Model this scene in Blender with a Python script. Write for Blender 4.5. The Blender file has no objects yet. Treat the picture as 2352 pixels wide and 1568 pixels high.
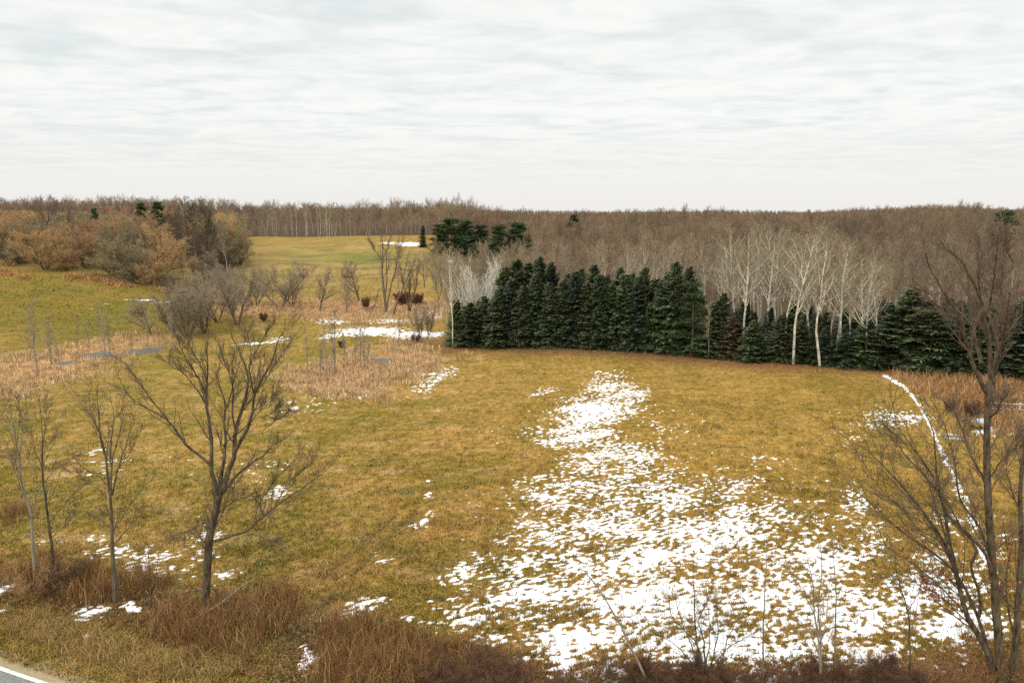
import bpy, math, random
import numpy as np
from mathutils import Vector

# ------------------------------------------------------------------ camera
CAM_H = 17.0
PITCH = math.radians(10.3)
LENS = 25.0
PW, PH = 2352.0, 1568.0           # pixel frame used for reading positions off the photograph
F = LENS / 36.0 * PW
scene = bpy.context.scene
col = scene.collection
cam_data = bpy.data.cameras.new("camera")
cam_data.lens = LENS
cam_data.sensor_width = 36.0
cam_data.clip_start = 0.5
cam_data.clip_end = 12000
cam = bpy.data.objects.new("camera", cam_data)
cam.location = (0, 0, CAM_H)
cam.rotation_euler = (math.pi / 2 - PITCH, 0, 0)
col.objects.link(cam)
scene.camera = cam

# ------------------------------------------------------------------ light
SUN_EL = math.radians(38)
SUN_AZ = math.radians(215)         # compass-like, from behind and left of the camera
world = bpy.data.worlds.new("World")
scene.world = world
world.use_nodes = True
wn, wl = world.node_tree.nodes, world.node_tree.links
wn.clear()


def wnode(t, **kw):
    n = wn.new(t)
    for k, v in kw.items():
        setattr(n, k, v)
    return n


def wmath(op, a, b=None, clamp=False):
    n = wn.new("ShaderNodeMath")
    n.operation = op
    n.use_clamp = clamp
    for i, v in enumerate((a, b)):
        if v is None:
            continue
        if isinstance(v, (int, float)):
            n.inputs[i].default_value = v
        else:
            wl.new(v, n.inputs[i])
    return n.outputs[0]


def wmix(fac, a, b):
    n = wn.new("ShaderNodeMix")
    n.data_type = 'RGBA'
    for sock, v in ((n.inputs[0], fac), (n.inputs[6], a), (n.inputs[7], b)):
        if isinstance(v, (int, float)):
            sock.default_value = v
        elif isinstance(v, tuple):
            sock.default_value = v
        else:
            wl.new(v, sock)
    return n.outputs[2]


def wramp(val, lo, hi):
    n = wn.new("ShaderNodeMapRange")
    n.interpolation_type = 'SMOOTHSTEP'
    wl.new(val, n.inputs[0])
    n.inputs[1].default_value = lo
    n.inputs[2].default_value = hi
    return n.outputs[0]


out = wnode("ShaderNodeOutputWorld")
bg = wnode("ShaderNodeBackground")
bg.inputs[1].default_value = 0.1
wl.new(bg.outputs[0], out.inputs[0])
sky = wnode("ShaderNodeTexSky", sky_type='NISHITA', sun_disc=False)
sky.sun_elevation = SUN_EL
sky.sun_rotation = SUN_AZ
tc = wnode("ShaderNodeTexCoord")
sep = wnode("ShaderNodeSeparateXYZ")
wl.new(tc.outputs["Generated"], sep.inputs[0])
zz = wmath('ADD', wmath('MAXIMUM', sep.outputs[2], 0.0), 0.045)
cmb = wnode("ShaderNodeCombineXYZ")
wl.new(wmath('DIVIDE', sep.outputs[0], zz), cmb.inputs[0])
wl.new(wmath('DIVIDE', sep.outputs[1], zz), cmb.inputs[1])


def wnoise(scale_xyz, detail, rough, dist=0.0, rot=0.0, off=(0, 0, 0)):
    mp = wn.new("ShaderNodeMapping")
    mp.inputs[1].default_value = off
    mp.inputs[2].default_value = (0, 0, rot)
    mp.inputs[3].default_value = scale_xyz
    wl.new(cmb.outputs[0], mp.inputs[0])
    n = wn.new("ShaderNodeTexNoise")
    n.inputs["Scale"].default_value = 1.0
    n.inputs["Detail"].default_value = detail
    n.inputs["Roughness"].default_value = rough
    n.inputs["Distortion"].default_value = dist
    wl.new(mp.outputs[0], n.inputs["Vector"])
    return n.outputs["Fac"]


big = wnoise((0.16, 0.26, 1), 3, 0.5, 0.6, 0.1)
roll = wnoise((1.35, 1.9, 1), 5, 0.52, 0.9, 0.08, (3.1, 1.7, 0))
puff = wnoise((3.6, 4.6, 1), 4, 0.55, 0.6, -0.05, (7, 2, 0))
dens = wmath('ADD', wmath('ADD', wmath('MULTIPLY', big, 0.42), wmath('MULTIPLY', roll, 0.62)),
             wmath('MULTIPLY', puff, 0.40))
cl = wramp(dens, 0.52, 0.84)
cloud = wmix(cl, (7.8, 8.3, 8.28, 1), (9.85, 9.88, 9.55, 1))
lowf = wramp(sep.outputs[2], 0.0, 0.14)
cloud = wmix(lowf, (8.85, 8.75, 8.45, 1), cloud)
gain = wmath('ADD', 1.0, wmath('MULTIPLY', wramp(sep.outputs[2], 0.26, 1.0), 1.3))
cg = wn.new("ShaderNodeVectorMath")
cg.operation = 'SCALE'
wl.new(cloud, cg.inputs[0])
wl.new(gain, cg.inputs[3])
wl.new(wmix(0.96, sky.outputs[0], cg.outputs[0]), bg.inputs[0])

sun_d = bpy.data.lights.new("sun", 'SUN')
sun_d.energy = 1.5
sun_d.angle = math.radians(35)
sun_d.color = (1.0, 0.95, 0.87)
sun = bpy.data.objects.new("sun", sun_d)
sv = Vector((math.sin(SUN_AZ) * math.cos(SUN_EL), math.cos(SUN_AZ) * math.cos(SUN_EL), math.sin(SUN_EL)))
sun.rotation_euler = sv.to_track_quat('Z', 'Y').to_euler()
sun.location = (-40, -40, 80)
col.objects.link(sun)
scene.view_settings.view_transform = 'Standard'
scene.view_settings.look = 'None'
scene.view_settings.exposure = 0.0
scene.view_settings.gamma = 1.0
scene.cycles.max_bounces = 5
scene.cycles.diffuse_bounces = 3
scene.cycles.use_denoising = False

# ------------------------------------------------------------------ maths
CP, SP = math.cos(PITCH), math.sin(PITCH)


def sstep(a, b, x):
    t = np.clip((np.asarray(x, float) - a) / (b - a), 0, 1)
    return t * t * (3 - 2 * t)


def _hash(ix, iy, seed):
    h = (ix.astype(np.int64) * 374761393 + iy.astype(np.int64) * 668265263 + seed * 974634777) & 0x7fffffff
    h = ((h ^ (h >> 13)) * 1274126177) & 0x7fffffff
    h = (h ^ (h >> 16)) & 0x7fffffff
    return h / float(0x7fffffff)


def vnoise(x, y, seed=0):
    """smooth gradient noise, about -1..1"""
    x = np.asarray(x, float); y = np.asarray(y, float)
    ix = np.floor(x); iy = np.floor(y)
    fx = x - ix; fy = y - iy
    u = fx * fx * fx * (fx * (fx * 6 - 15) + 10)
    v = fy * fy * fy * (fy * (fy * 6 - 15) + 10)

    def g(dx, dy):
        a = _hash(ix + dx, iy + dy, seed) * 2 * np.pi
        return np.cos(a) * (fx - dx) + np.sin(a) * (fy - dy)
    return 1.5 * ((g(0, 0) * (1 - u) + g(1, 0) * u) * (1 - v) + (g(0, 1) * (1 - u) + g(1, 1) * u) * v)


def fbm(x, y, seed=0, octv=3, gain=0.5):
    s = 0; a = 1; f = 1; n = 0
    for o in range(octv):
        s = s + a * vnoise(x * f + 17.3 * o, y * f - 9.1 * o, seed + o * 13)
        n += a; a *= gain; f *= 2.03
    return s / n


ROAD_P = np.array([-18.0, 24.05]); ROAD_D = None


def height(x, y):
    x = np.asarray(x, float); y = np.asarray(y, float)
    yy = np.maximum(y, 5.0)
    u = x / yy
    s = -0.6 * x + 0.8 * y
    hl = 9.0 * sstep(100, 205, s) + 4.0 * sstep(220, 700, s)
    hb = 7.6 * sstep(140, 275, y) + 1.5 * sstep(300, 800, y)
    hr = 6.5 * sstep(100, 1100, y)
    ml = 1 - sstep(-0.52, -0.36, u)
    mr = sstep(-0.11, 0.06, u)
    h = hl * ml + (1 - ml) * (hb * (1 - mr) + hr * mr)
    amp = sstep(27, 45, y)
    h = h + amp * (0.22 * vnoise(x / 17.0, y / 17.0, 5) + 0.06 * vnoise(x / 4.0, y / 4.0, 6))
    h = h + sstep(200, 600, y) * (1.2 * vnoise(x / 140.0, y / 140.0, 8) + 5.0 * sstep(500, 1200, y) * vnoise(x / 330.0, y / 900.0, 9))
    h = h + 6.5 * sstep(0.38, 0.58, u) * sstep(190, 400, y) * (1 - 0.5 * sstep(0.62, 0.7, u)) + 3.5 * np.exp(-(((x + 28) / 45) ** 2 + ((y - 345) / 60) ** 2))
    h = h + 4.0 * np.exp(-(((x + 230) / 90) ** 2 + ((y - 480) / 120) ** 2))
    h = h + 4.5 * np.exp(-(((x - 130) / 60) ** 2 + ((y - 560) / 120) ** 2)) + 3.0 * np.exp(-(((x - 25) / 30) ** 2 + ((y - 420) / 80) ** 2))
    # gentle swell of the field under the snow, slight dip at the reed bed
    h = h + 0.5 * np.exp(-(((x - 18) / 22) ** 2 + ((y - 55) / 16) ** 2))
    return h


def proj(x, y, z):
    dx, dy, dz = np.asarray(x, float), np.asarray(y, float), np.asarray(z, float) - CAM_H
    d = dy * CP - dz * SP
    up = dy * SP + dz * CP
    d = np.maximum(d, 0.5)
    return PW / 2 + F * dx / d, PH / 2 - F * up / d


def ray(px, py):
    a = (px - PW / 2) / F
    b = (PH / 2 - py) / F
    return np.array([a, CP + b * SP, -SP + b * CP])


def gp(px, py):
    """point of the ground seen at a pixel of the photograph"""
    d = ray(px, py)
    t = 15.0
    last = t
    while t < 4000:
        p = d * t
        if CAM_H + p[2] < float(height(p[0], p[1])):
            lo, hi = last, t
            for _ in range(18):
                m = (lo + hi) / 2
                q = d * m
                if CAM_H + q[2] < float(height(q[0], q[1])):
                    hi = m
                else:
                    lo = m
            q = d * hi
            return np.array([q[0], q[1], float(height(q[0], q[1]))])
        last = t
        t *= 1.012
    q = d * 1500
    return np.array([q[0], q[1], float(height(q[0], q[1]))])


def at(px, py, Y):
    d = ray(px, py)
    p = d * (Y / d[1])
    return np.array([p[0], p[1], p[2] + CAM_H])


def gxy(x, y):
    return np.array([x, y, float(height(x, y))])


# ------------------------------------------------------------------ objects
def thing(name, label, cat, loc, rotz=0.0, group=None, scale=1.0):
    o = bpy.data.objects.new(name, None)
    o.empty_display_size = 0.3
    col.objects.link(o)
    o.location = [float(v) for v in loc]
    o.rotation_euler = (0, 0, rotz)
    o.scale = (scale, scale, scale) if not isinstance(scale, tuple) else scale
    o["label"] = label
    o["category"] = cat
    if group:
        o["group"] = group
    return o


def link(name, me, parent=None, kind=None):
    o = bpy.data.objects.new(name, me)
    col.objects.link(o)
    if parent is not None:
        o.parent = parent
    if kind:
        o["kind"] = kind
    return o


def make_mesh(name, V, quads=None, tris=None, mats=(), smooth=False, colors=None, mat_idx=None):
    me = bpy.data.meshes.new(name)
    V = np.asarray(V, np.float32)
    nq = 0 if quads is None else len(quads)
    nt = 0 if tris is None else len(tris)
    me.vertices.add(len(V))
    me.vertices.foreach_set("co", V.ravel())
    loops = []
    if nq:
        loops.append(np.asarray(quads, np.int32).ravel())
    if nt:
        loops.append(np.asarray(tris, np.int32).ravel())
    lv = np.concatenate(loops) if loops else np.zeros(0, np.int32)
    me.loops.add(len(lv))
    me.loops.foreach_set("vertex_index", lv)
    tot = np.concatenate([np.full(nq, 4, np.int32), np.full(nt, 3, np.int32)])
    start = np.concatenate([[0], np.cumsum(tot)[:-1]]).astype(np.int32) if len(tot) else np.zeros(0, np.int32)
    me.polygons.add(nq + nt)
    me.polygons.foreach_set("loop_start", start)
    me.polygons.foreach_set("loop_total", tot)
    if smooth:
        me.polygons.foreach_set("use_smooth", np.ones(nq + nt, bool))
    for m in mats:
        me.materials.append(m)
    if mat_idx is not None:
        me.polygons.foreach_set("material_index", np.asarray(mat_idx, np.int32))
    if colors is not None:
        ca = me.color_attributes.new("tint", 'FLOAT_COLOR', 'POINT')
        c4 = np.ones((len(V), 4), np.float32)
        c4[:, :3] = colors
        ca.data.foreach_set("color", c4.ravel())
    me.update(calc_edges=True)
    return me


def tube_arrays(pts, rad, sides):
    """pts (k,n,3), rad (k,n): verts and quads of k tapered tubes"""
    k, n, _ = pts.shape
    t = np.zeros_like(pts)
    t[:, 1:-1] = pts[:, 2:] - pts[:, :-2]
    t[:, 0] = pts[:, 1] - pts[:, 0]
    t[:, -1] = pts[:, -1] - pts[:, -2]
    t /= np.linalg.norm(t, axis=2, keepdims=True) + 1e-9
    mean = pts[:, -1] - pts[:, 0]
    mean /= np.linalg.norm(mean, axis=1, keepdims=True) + 1e-9
    ref = np.where(np.abs(mean[:, 2:3]) > 0.8, np.array([[1.0, 0.13, 0]]), np.array([[0.1, 0.05, 1.0]]))
    a = np.cross(t, ref[:, None, :])
    a /= np.linalg.norm(a, axis=2, keepdims=True) + 1e-9
    b = np.cross(t, a)
    ang = np.arange(sides) * 2 * np.pi / sides
    ring = (pts[:, :, None, :] + rad[:, :, None, None] *
            (np.cos(ang)[None, None, :, None] * a[:, :, None, :] + np.sin(ang)[None, None, :, None] * b[:, :, None, :]))
    V = ring.reshape(-1, 3)
    base = (np.arange(k) * n * sides)[:, None, None]
    i = (np.arange(n - 1) * sides)[None, :, None]
    j = np.arange(sides)[None, None, :]
    j2 = (j + 1) % sides
    q = np.stack([base + i + j, base + i + j2, base + i + sides + j2, base + i + sides + j], axis=-1).reshape(-1, 4)
    return V, q


def tubes_mesh(name, parts, mat, smooth=True):
    """parts: list of (pts, rad, sides)"""
    Vs, Qs, off = [], [], 0
    for pts, rad, sides in parts:
        if len(pts) == 0:
            continue
        V, q = tube_arrays(pts, rad, sides)
        Vs.append(V); Qs.append(q + off); off += len(V)
    return make_mesh(name, np.concatenate(Vs), np.concatenate(Qs), mats=[mat], smooth=smooth)


def resample(pts, n):
    """Catmull-like smooth resampling of a hand-read polyline to n points"""
    P = np.asarray(pts, float)
    if len(P) == 2:
        return P[0] + (P[1] - P[0]) * np.linspace(0, 1, n)[:, None]
    d = np.concatenate([[0], np.cumsum(np.linalg.norm(np.diff(P, axis=0), axis=1))])
    q = np.linspace(0, d[-1], n)
    m = np.gradient(P, d, axis=0)
    i = np.clip(np.searchsorted(d, q, side='right') - 1, 0, len(P) - 2)
    h = d[i + 1] - d[i]
    s = ((q - d[i]) / h)[:, None]
    h = h[:, None]
    return ((2 * s**3 - 3 * s**2 + 1) * P[i] + (s**3 - 2 * s**2 + s) * h * m[i] +
            (-2 * s**3 + 3 * s**2) * P[i + 1] + (s**3 - s**2) * h * m[i + 1])


def grow(P0, D, L, n, wig, up, rng):
    k = len(P0)
    pts = np.zeros((k, n + 1, 3))
    pts[:, 0] = P0
    d = D.copy()
    step = (L / n)[:, None]
    for i in range(n):
        d = d + rng.normal(0, wig, (k, 3)) + np.array([0, 0, up / n])
        d /= np.linalg.norm(d, axis=1, keepdims=True)
        pts[:, i + 1] = pts[:, i] + d * step
    return pts


def spawn(pts, rad, per, tmin, tmax, ang, lenf, rng, taper=0.6, flat=1.0, radf=0.6, lmin=0.0):
    """children along parent polylines"""
    k, n, _ = pts.shape
    t = (np.arange(per)[None, :] + rng.uniform(0, 1, (k, per))) / per
    t = tmin + (tmax - tmin) * t
    f = t * (n - 1)
    i = np.clip(f.astype(int), 0, n - 2)
    s = (f - i)[..., None]
    kk = np.arange(k)[:, None]
    a, b = pts[kk, i], pts[kk, i + 1]
    P0 = (a * (1 - s) + b * s).reshape(-1, 3)
    T = b - a
    T = (T / (np.linalg.norm(T, axis=2, keepdims=True) + 1e-9)).reshape(-1, 3)
    r = (rad[kk, i] * (1 - s[..., 0]) + rad[kk, i + 1] * s[..., 0]).reshape(-1)
    plen = np.linalg.norm(np.diff(pts, axis=1), axis=2).sum(1)
    L = (plen[:, None] * lenf * (1 - taper * (t - tmin) / (tmax - tmin + 1e-9)) * rng.uniform(0.6, 1.25, (k, per))).reshape(-1)
    L = np.maximum(L, lmin)
    R = rng.normal(0, 1, T.shape)
    R[:, 1] *= flat
    perp = R - T * (R * T).sum(1, keepdims=True)
    perp /= np.linalg.norm(perp, axis=1, keepdims=True) + 1e-9
    A = np.radians(rng.uniform(ang[0], ang[1], len(T)))[:, None]
    D = T * np.cos(A) + perp * np.sin(A)
    return P0, D, L, r * radf


def taper_r(r0, n, end=0.25, pw=1.0):
    t = np.linspace(0, 1, n) ** pw
    return r0[:, None] * (1 - (1 - end) * t)[None, :]


def branch_levels(tr_pts, tr_rad, specs, rng):
    """successive levels of children; specs: dicts"""
    out = []
    pts, rad = tr_pts, tr_rad
    for sp in specs:
        P0, D, L, r = spawn(pts, rad, sp['per'], sp.get('t0', 0.3), sp.get('t1', 0.97), sp['ang'], sp['len'], rng,
                            sp.get('taper', 0.6), sp.get('flat', 1.0), sp.get('radf', 0.55), sp.get('lmin', 0))
        n = sp.get('n', 4)
        pts = grow(P0, D, L, n, sp.get('wig', 0.12), sp.get('up', 0.3), rng)
        r = np.clip(r, sp.get('rmin', 0.004), sp.get('rmax', 9))
        rad = taper_r(r, n + 1, sp.get('end', 0.35))
        out.append((pts, rad))
    return out


# ------------------------------------------------------------------ materials
def new_mat(name):
    m = bpy.data.materials.new(name)
    m.use_nodes = True
    nt = m.node_tree
    b = nt.nodes["Principled BSDF"]
    return m, nt, b


def nmix(nt, fac, a, b, blend='MIX'):
    n = nt.nodes.new("ShaderNodeMix")
    n.data_type = 'RGBA'
    n.blend_type = blend
    for sock, v in ((n.inputs[0], fac), (n.inputs[6], a), (n.inputs[7], b)):
        if isinstance(v, (int, float)):
            sock.default_value = v
        elif isinstance(v, tuple):
            sock.default_value = v if len(v) == 4 else (*v, 1)
        else:
            nt.links.new(v, sock)
    return n.outputs[2]


def nnoise(nt, scale, detail=3, rough=0.6, coord="Object", vec=None, mscale=None):
    tcn = nt.nodes.new("ShaderNodeTexCoord")
    src = vec if vec is not None else tcn.outputs[coord]
    if mscale:
        mp = nt.nodes.new("ShaderNodeMapping")
        mp.inputs[3].default_value = mscale
        nt.links.new(src, mp.inputs[0])
        src = mp.outputs[0]
    n = nt.nodes.new("ShaderNodeTexNoise")
    n.inputs["Scale"].default_value = scale
    n.inputs["Detail"].default_value = detail
    n.inputs["Roughness"].default_value = rough
    nt.links.new(src, n.inputs["Vector"])
    return n.outputs["Fac"]


def nrange(nt, v, a, b, c=0.0, d=1.0):
    n = nt.nodes.new("ShaderNodeMapRange")
    nt.links.new(v, n.inputs[0])
    n.inputs[1].default_value = a; n.inputs[2].default_value = b
    n.inputs[3].default_value = c; n.inputs[4].default_value = d
    return n.outputs[0]


def bark_mat(name, c1, c2, scale=3.0, stretch=0.25, rough=0.9, objvar=0.0):
    m, nt, b = new_mat(name)
    f = nrange(nt, nnoise(nt, scale, 4, 0.65, mscale=(1, 1, stretch)), 0.35, 0.68)
    c = nmix(nt, f, c1, c2)
    if objvar:
        oi = nt.nodes.new("ShaderNodeObjectInfo")
        hs = nt.nodes.new("ShaderNodeHueSaturation")
        nt.links.new(nrange(nt, oi.outputs["Random"], 0, 1, 1 - objvar, 1 + objvar), hs.inputs["Value"])
        nt.links.new(c, hs.inputs["Color"])
        c = hs.outputs["Color"]
    nt.links.new(c, b.inputs["Base Color"])
    b.inputs["Roughness"].default_value = rough
    b.inputs["Specular IOR Level"].default_value = 0.2
    return m


def twig_mat(name, cols, place_scale=0.03):
    """twig colour of each tree: a choice between colours by where the tree stands and a random share"""
    m, nt, b = new_mat(name)
    oi = nt.nodes.new("ShaderNodeObjectInfo")
    n1 = nnoise(nt, place_scale, 2, 0.5, vec=oi.outputs["Location"])
    ad = nt.nodes.new("ShaderNodeMath"); ad.operation = 'MULTIPLY_ADD'
    nt.links.new(oi.outputs["Random"], ad.inputs[0])
    ad.inputs[1].default_value = 0.75
    nt.links.new(nrange(nt, n1, 0.34, 0.66, -0.35, 0.65), ad.inputs[2])
    rp = nt.nodes.new("ShaderNodeValToRGB")
    el = rp.color_ramp.elements
    while len(el) < len(cols):
        el.new(0.5)
    for i, c in enumerate(cols):
        el[i].position = i / (len(cols) - 1)
        el[i].color = (*c, 1)
    nt.links.new(ad.outputs[0], rp.inputs[0])
    nt.links.new(rp.outputs[0], b.inputs["Base Color"])
    b.inputs["Roughness"].default_value = 0.9
    b.inputs["Specular IOR Level"].default_value = 0.15
    return m


def tint_mat(name, rough=0.9, noise=None, nscale=8.0, spec=0.15, sheen=0, trans=0.0, objvar=0.0):
    m, nt, b = new_mat(name)
    at_ = nt.nodes.new("ShaderNodeAttribute")
    at_.attribute_name = "tint"
    c = at_.outputs["Color"]
    if noise:
        f = nnoise(nt, nscale, 4, 0.7)
        c = nmix(nt, 1.0, c, nmix(nt, nrange(nt, f, 0.3, 0.7), (noise[0],) * 3, (noise[1],) * 3), 'MULTIPLY')
    if objvar:
        oi = nt.nodes.new("ShaderNodeObjectInfo")
        hs = nt.nodes.new("ShaderNodeHueSaturation")
        nt.links.new(nrange(nt, oi.outputs["Random"], 0, 1, 1 - objvar, 1 + objvar), hs.inputs["Value"])
        nt.links.new(nrange(nt, oi.outputs["Random"], 0, 1, 0.488, 0.512), hs.inputs["Hue"])
        nt.links.new(c, hs.inputs["Color"])
        c = hs.outputs["Color"]
    nt.links.new(c, b.inputs["Base Color"])
    b.inputs["Roughness"].default_value = rough
    b.inputs["Specular IOR Level"].default_value = spec
    return m


def plain_mat(name, c, rough=0.8, c2=None, scale=4.0, spec=0.3):
    m, nt, b = new_mat(name)
    if c2:
        nt.links.new(nmix(nt, nrange(nt, nnoise(nt, scale, 4, 0.6), 0.35, 0.65), c, c2), b.inputs["Base Color"])
    else:
        b.inputs["Base Color"].default_value = (*c, 1)
    b.inputs["Roughness"].default_value = rough
    b.inputs["Specular IOR Level"].default_value = spec
    return m


M_bark_dark = bark_mat("dark bark", (0.034, 0.025, 0.016), (0.17, 0.132, 0.082), 9.0)
M_bark_grey = bark_mat("grey brown bark", (0.075, 0.06, 0.042), (0.22, 0.18, 0.12), 8.0, objvar=0.2)
M_bark_wood = bark_mat("wood bark", (0.24, 0.195, 0.145), (0.42, 0.35, 0.265), 2.0, objvar=0.25)
M_bark_pale = bark_mat("pale aspen bark", (0.30, 0.26, 0.185), (0.76, 0.71, 0.58), 1.6, 1.6, objvar=0.16)
M_bark_sapling = bark_mat("pale grey sapling bark", (0.20, 0.17, 0.125), (0.34, 0.30, 0.23), 4.0)
M_twig_dark = plain_mat("dark twigs", (0.095, 0.072, 0.047), 0.9, (0.145, 0.112, 0.073), 1.5)
M_twig_pale = plain_mat("pale aspen twigs", (0.28, 0.215, 0.13), 0.9, (0.38, 0.31, 0.20), 1.0)
M_twig_white = plain_mat("white birch twigs", (0.50, 0.45, 0.34), 0.9, (0.60, 0.55, 0.43), 1.0)
M_twig_red = plain_mat("reddish twigs", (0.215, 0.15, 0.098), 0.9, (0.165, 0.122, 0.084), 1.0)
M_twig_wood = twig_mat("wood twigs", [(0.305, 0.247, 0.150), (0.280, 0.195, 0.130), (0.403, 0.319, 0.182), (0.325, 0.221, 0.140), (0.247, 0.211, 0.140)])
M_twig_far = twig_mat("distant twigs", [(0.215, 0.163, 0.104), (0.261, 0.171, 0.110), (0.379, 0.283, 0.174), (0.248, 0.156, 0.102), (0.189, 0.149, 0.100)], 0.012)
M_twig_edge = twig_mat("field edge twigs", [(0.34, 0.27, 0.185), (0.40, 0.31, 0.20), (0.30, 0.245, 0.175)])
M_twig_orange = twig_mat("orange brown twigs", [(0.52, 0.33, 0.15), (0.42, 0.25, 0.13), (0.58, 0.39, 0.18)])
M_twig_olive = twig_mat("olive grey twigs", [(0.30, 0.25, 0.14), (0.25, 0.21, 0.135), (0.37, 0.29, 0.15)])
M_needle = tint_mat("evergreen needles", 0.75, spec=0.25, objvar=0.16)
M_veg = tint_mat("dry blades", 0.9)

# ------------------------------------------------------------------ ground
def axis(a, b, fine, lo, hi, growth, most):
    xs = list(np.arange(a, b + 1e-6, fine))
    s = fine
    while xs[-1] < hi:
        s = min(s * growth, most)
        xs.append(xs[-1] + s)
    s = fine
    left = []
    x = xs[0]
    while x > lo:
        s = min(s * growth, most)
        x -= s
        left.append(x)
    return np.array(left[::-1] + xs)


GX = axis(-24, 33, 0.11, -2600, 2600, 1.03, 120)
ys = [12.0]
while ys[-1] < 3600:
    y = ys[-1]
    ys.append(y + (0.6 if y < 20 else min(0.115 * max(1.0, (y / 42.0) ** 1.3), 130)))
GY = np.array(ys)
NX, NY = len(GX), len(GY)
XX, YY = np.meshgrid(GX, GY)
ZZ = height(XX, YY)
UU, VV = proj(XX, YY, ZZ)


def blob(cx, cy, rx, ry, rot=0.0, u=None, v=None):
    u = UU if u is None else u
    v = VV if v is None else v
    dx, dy = u - cx, v - cy
    if rot:
        c, s = math.cos(math.radians(rot)), math.sin(math.radians(rot))
        dx, dy = dx * c + dy * s, -dx * s + dy * c
    return np.exp(-((dx / rx) ** 2 + (dy / ry) ** 2))


def soft_blobs(lst, u=None, v=None):
    m = 0
    for b in lst:
        m = np.maximum(m, b[-1] * blob(*b[:-1], u=u, v=v))
    return m


def seg_dist(pts, u, v):
    d = np.full(np.shape(u), 1e9)
    for (x0, y0), (x1, y1) in zip(pts[:-1], pts[1:]):
        L2 = (x1 - x0) ** 2 + (y1 - y0) ** 2
        t = np.clip(((u - x0) * (x1 - x0) + (v - y0) * (y1 - y0)) / L2, 0, 1)
        d = np.minimum(d, np.hypot(u - x0 - t * (x1 - x0), v - y0 - t * (y1 - y0)))
    return d


REED_BLOBS = [(60, 850, 190, 42, -4, 1.0), (250, 800, 190, 24, -10, 1.0), (-100, 870, 200, 60, 0, 1.0),
              (860, 845, 150, 38, -6, 1.15), (760, 880, 120, 34, 8, 1.0), (930, 815, 70, 30, 0, .9)]
BACKREED = [(560, 705, 110, 22, 0, .9), (760, 712, 170, 24, 3, 1.1), (940, 712, 110, 26, 0, 1.0)]
RIGHTGRASS = [(2180, 890, 110, 30, 15, 1.0), (2330, 930, 140, 60, 8, 1.1)]
FENCEROW_PX = [(-60, 1340), (120, 1355), (330, 1400), (480, 1420), (620, 1425), (780, 1490), (900, 1500), (1050, 1545), (1300, 1585), (1700, 1590), (2400, 1590)]


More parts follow.
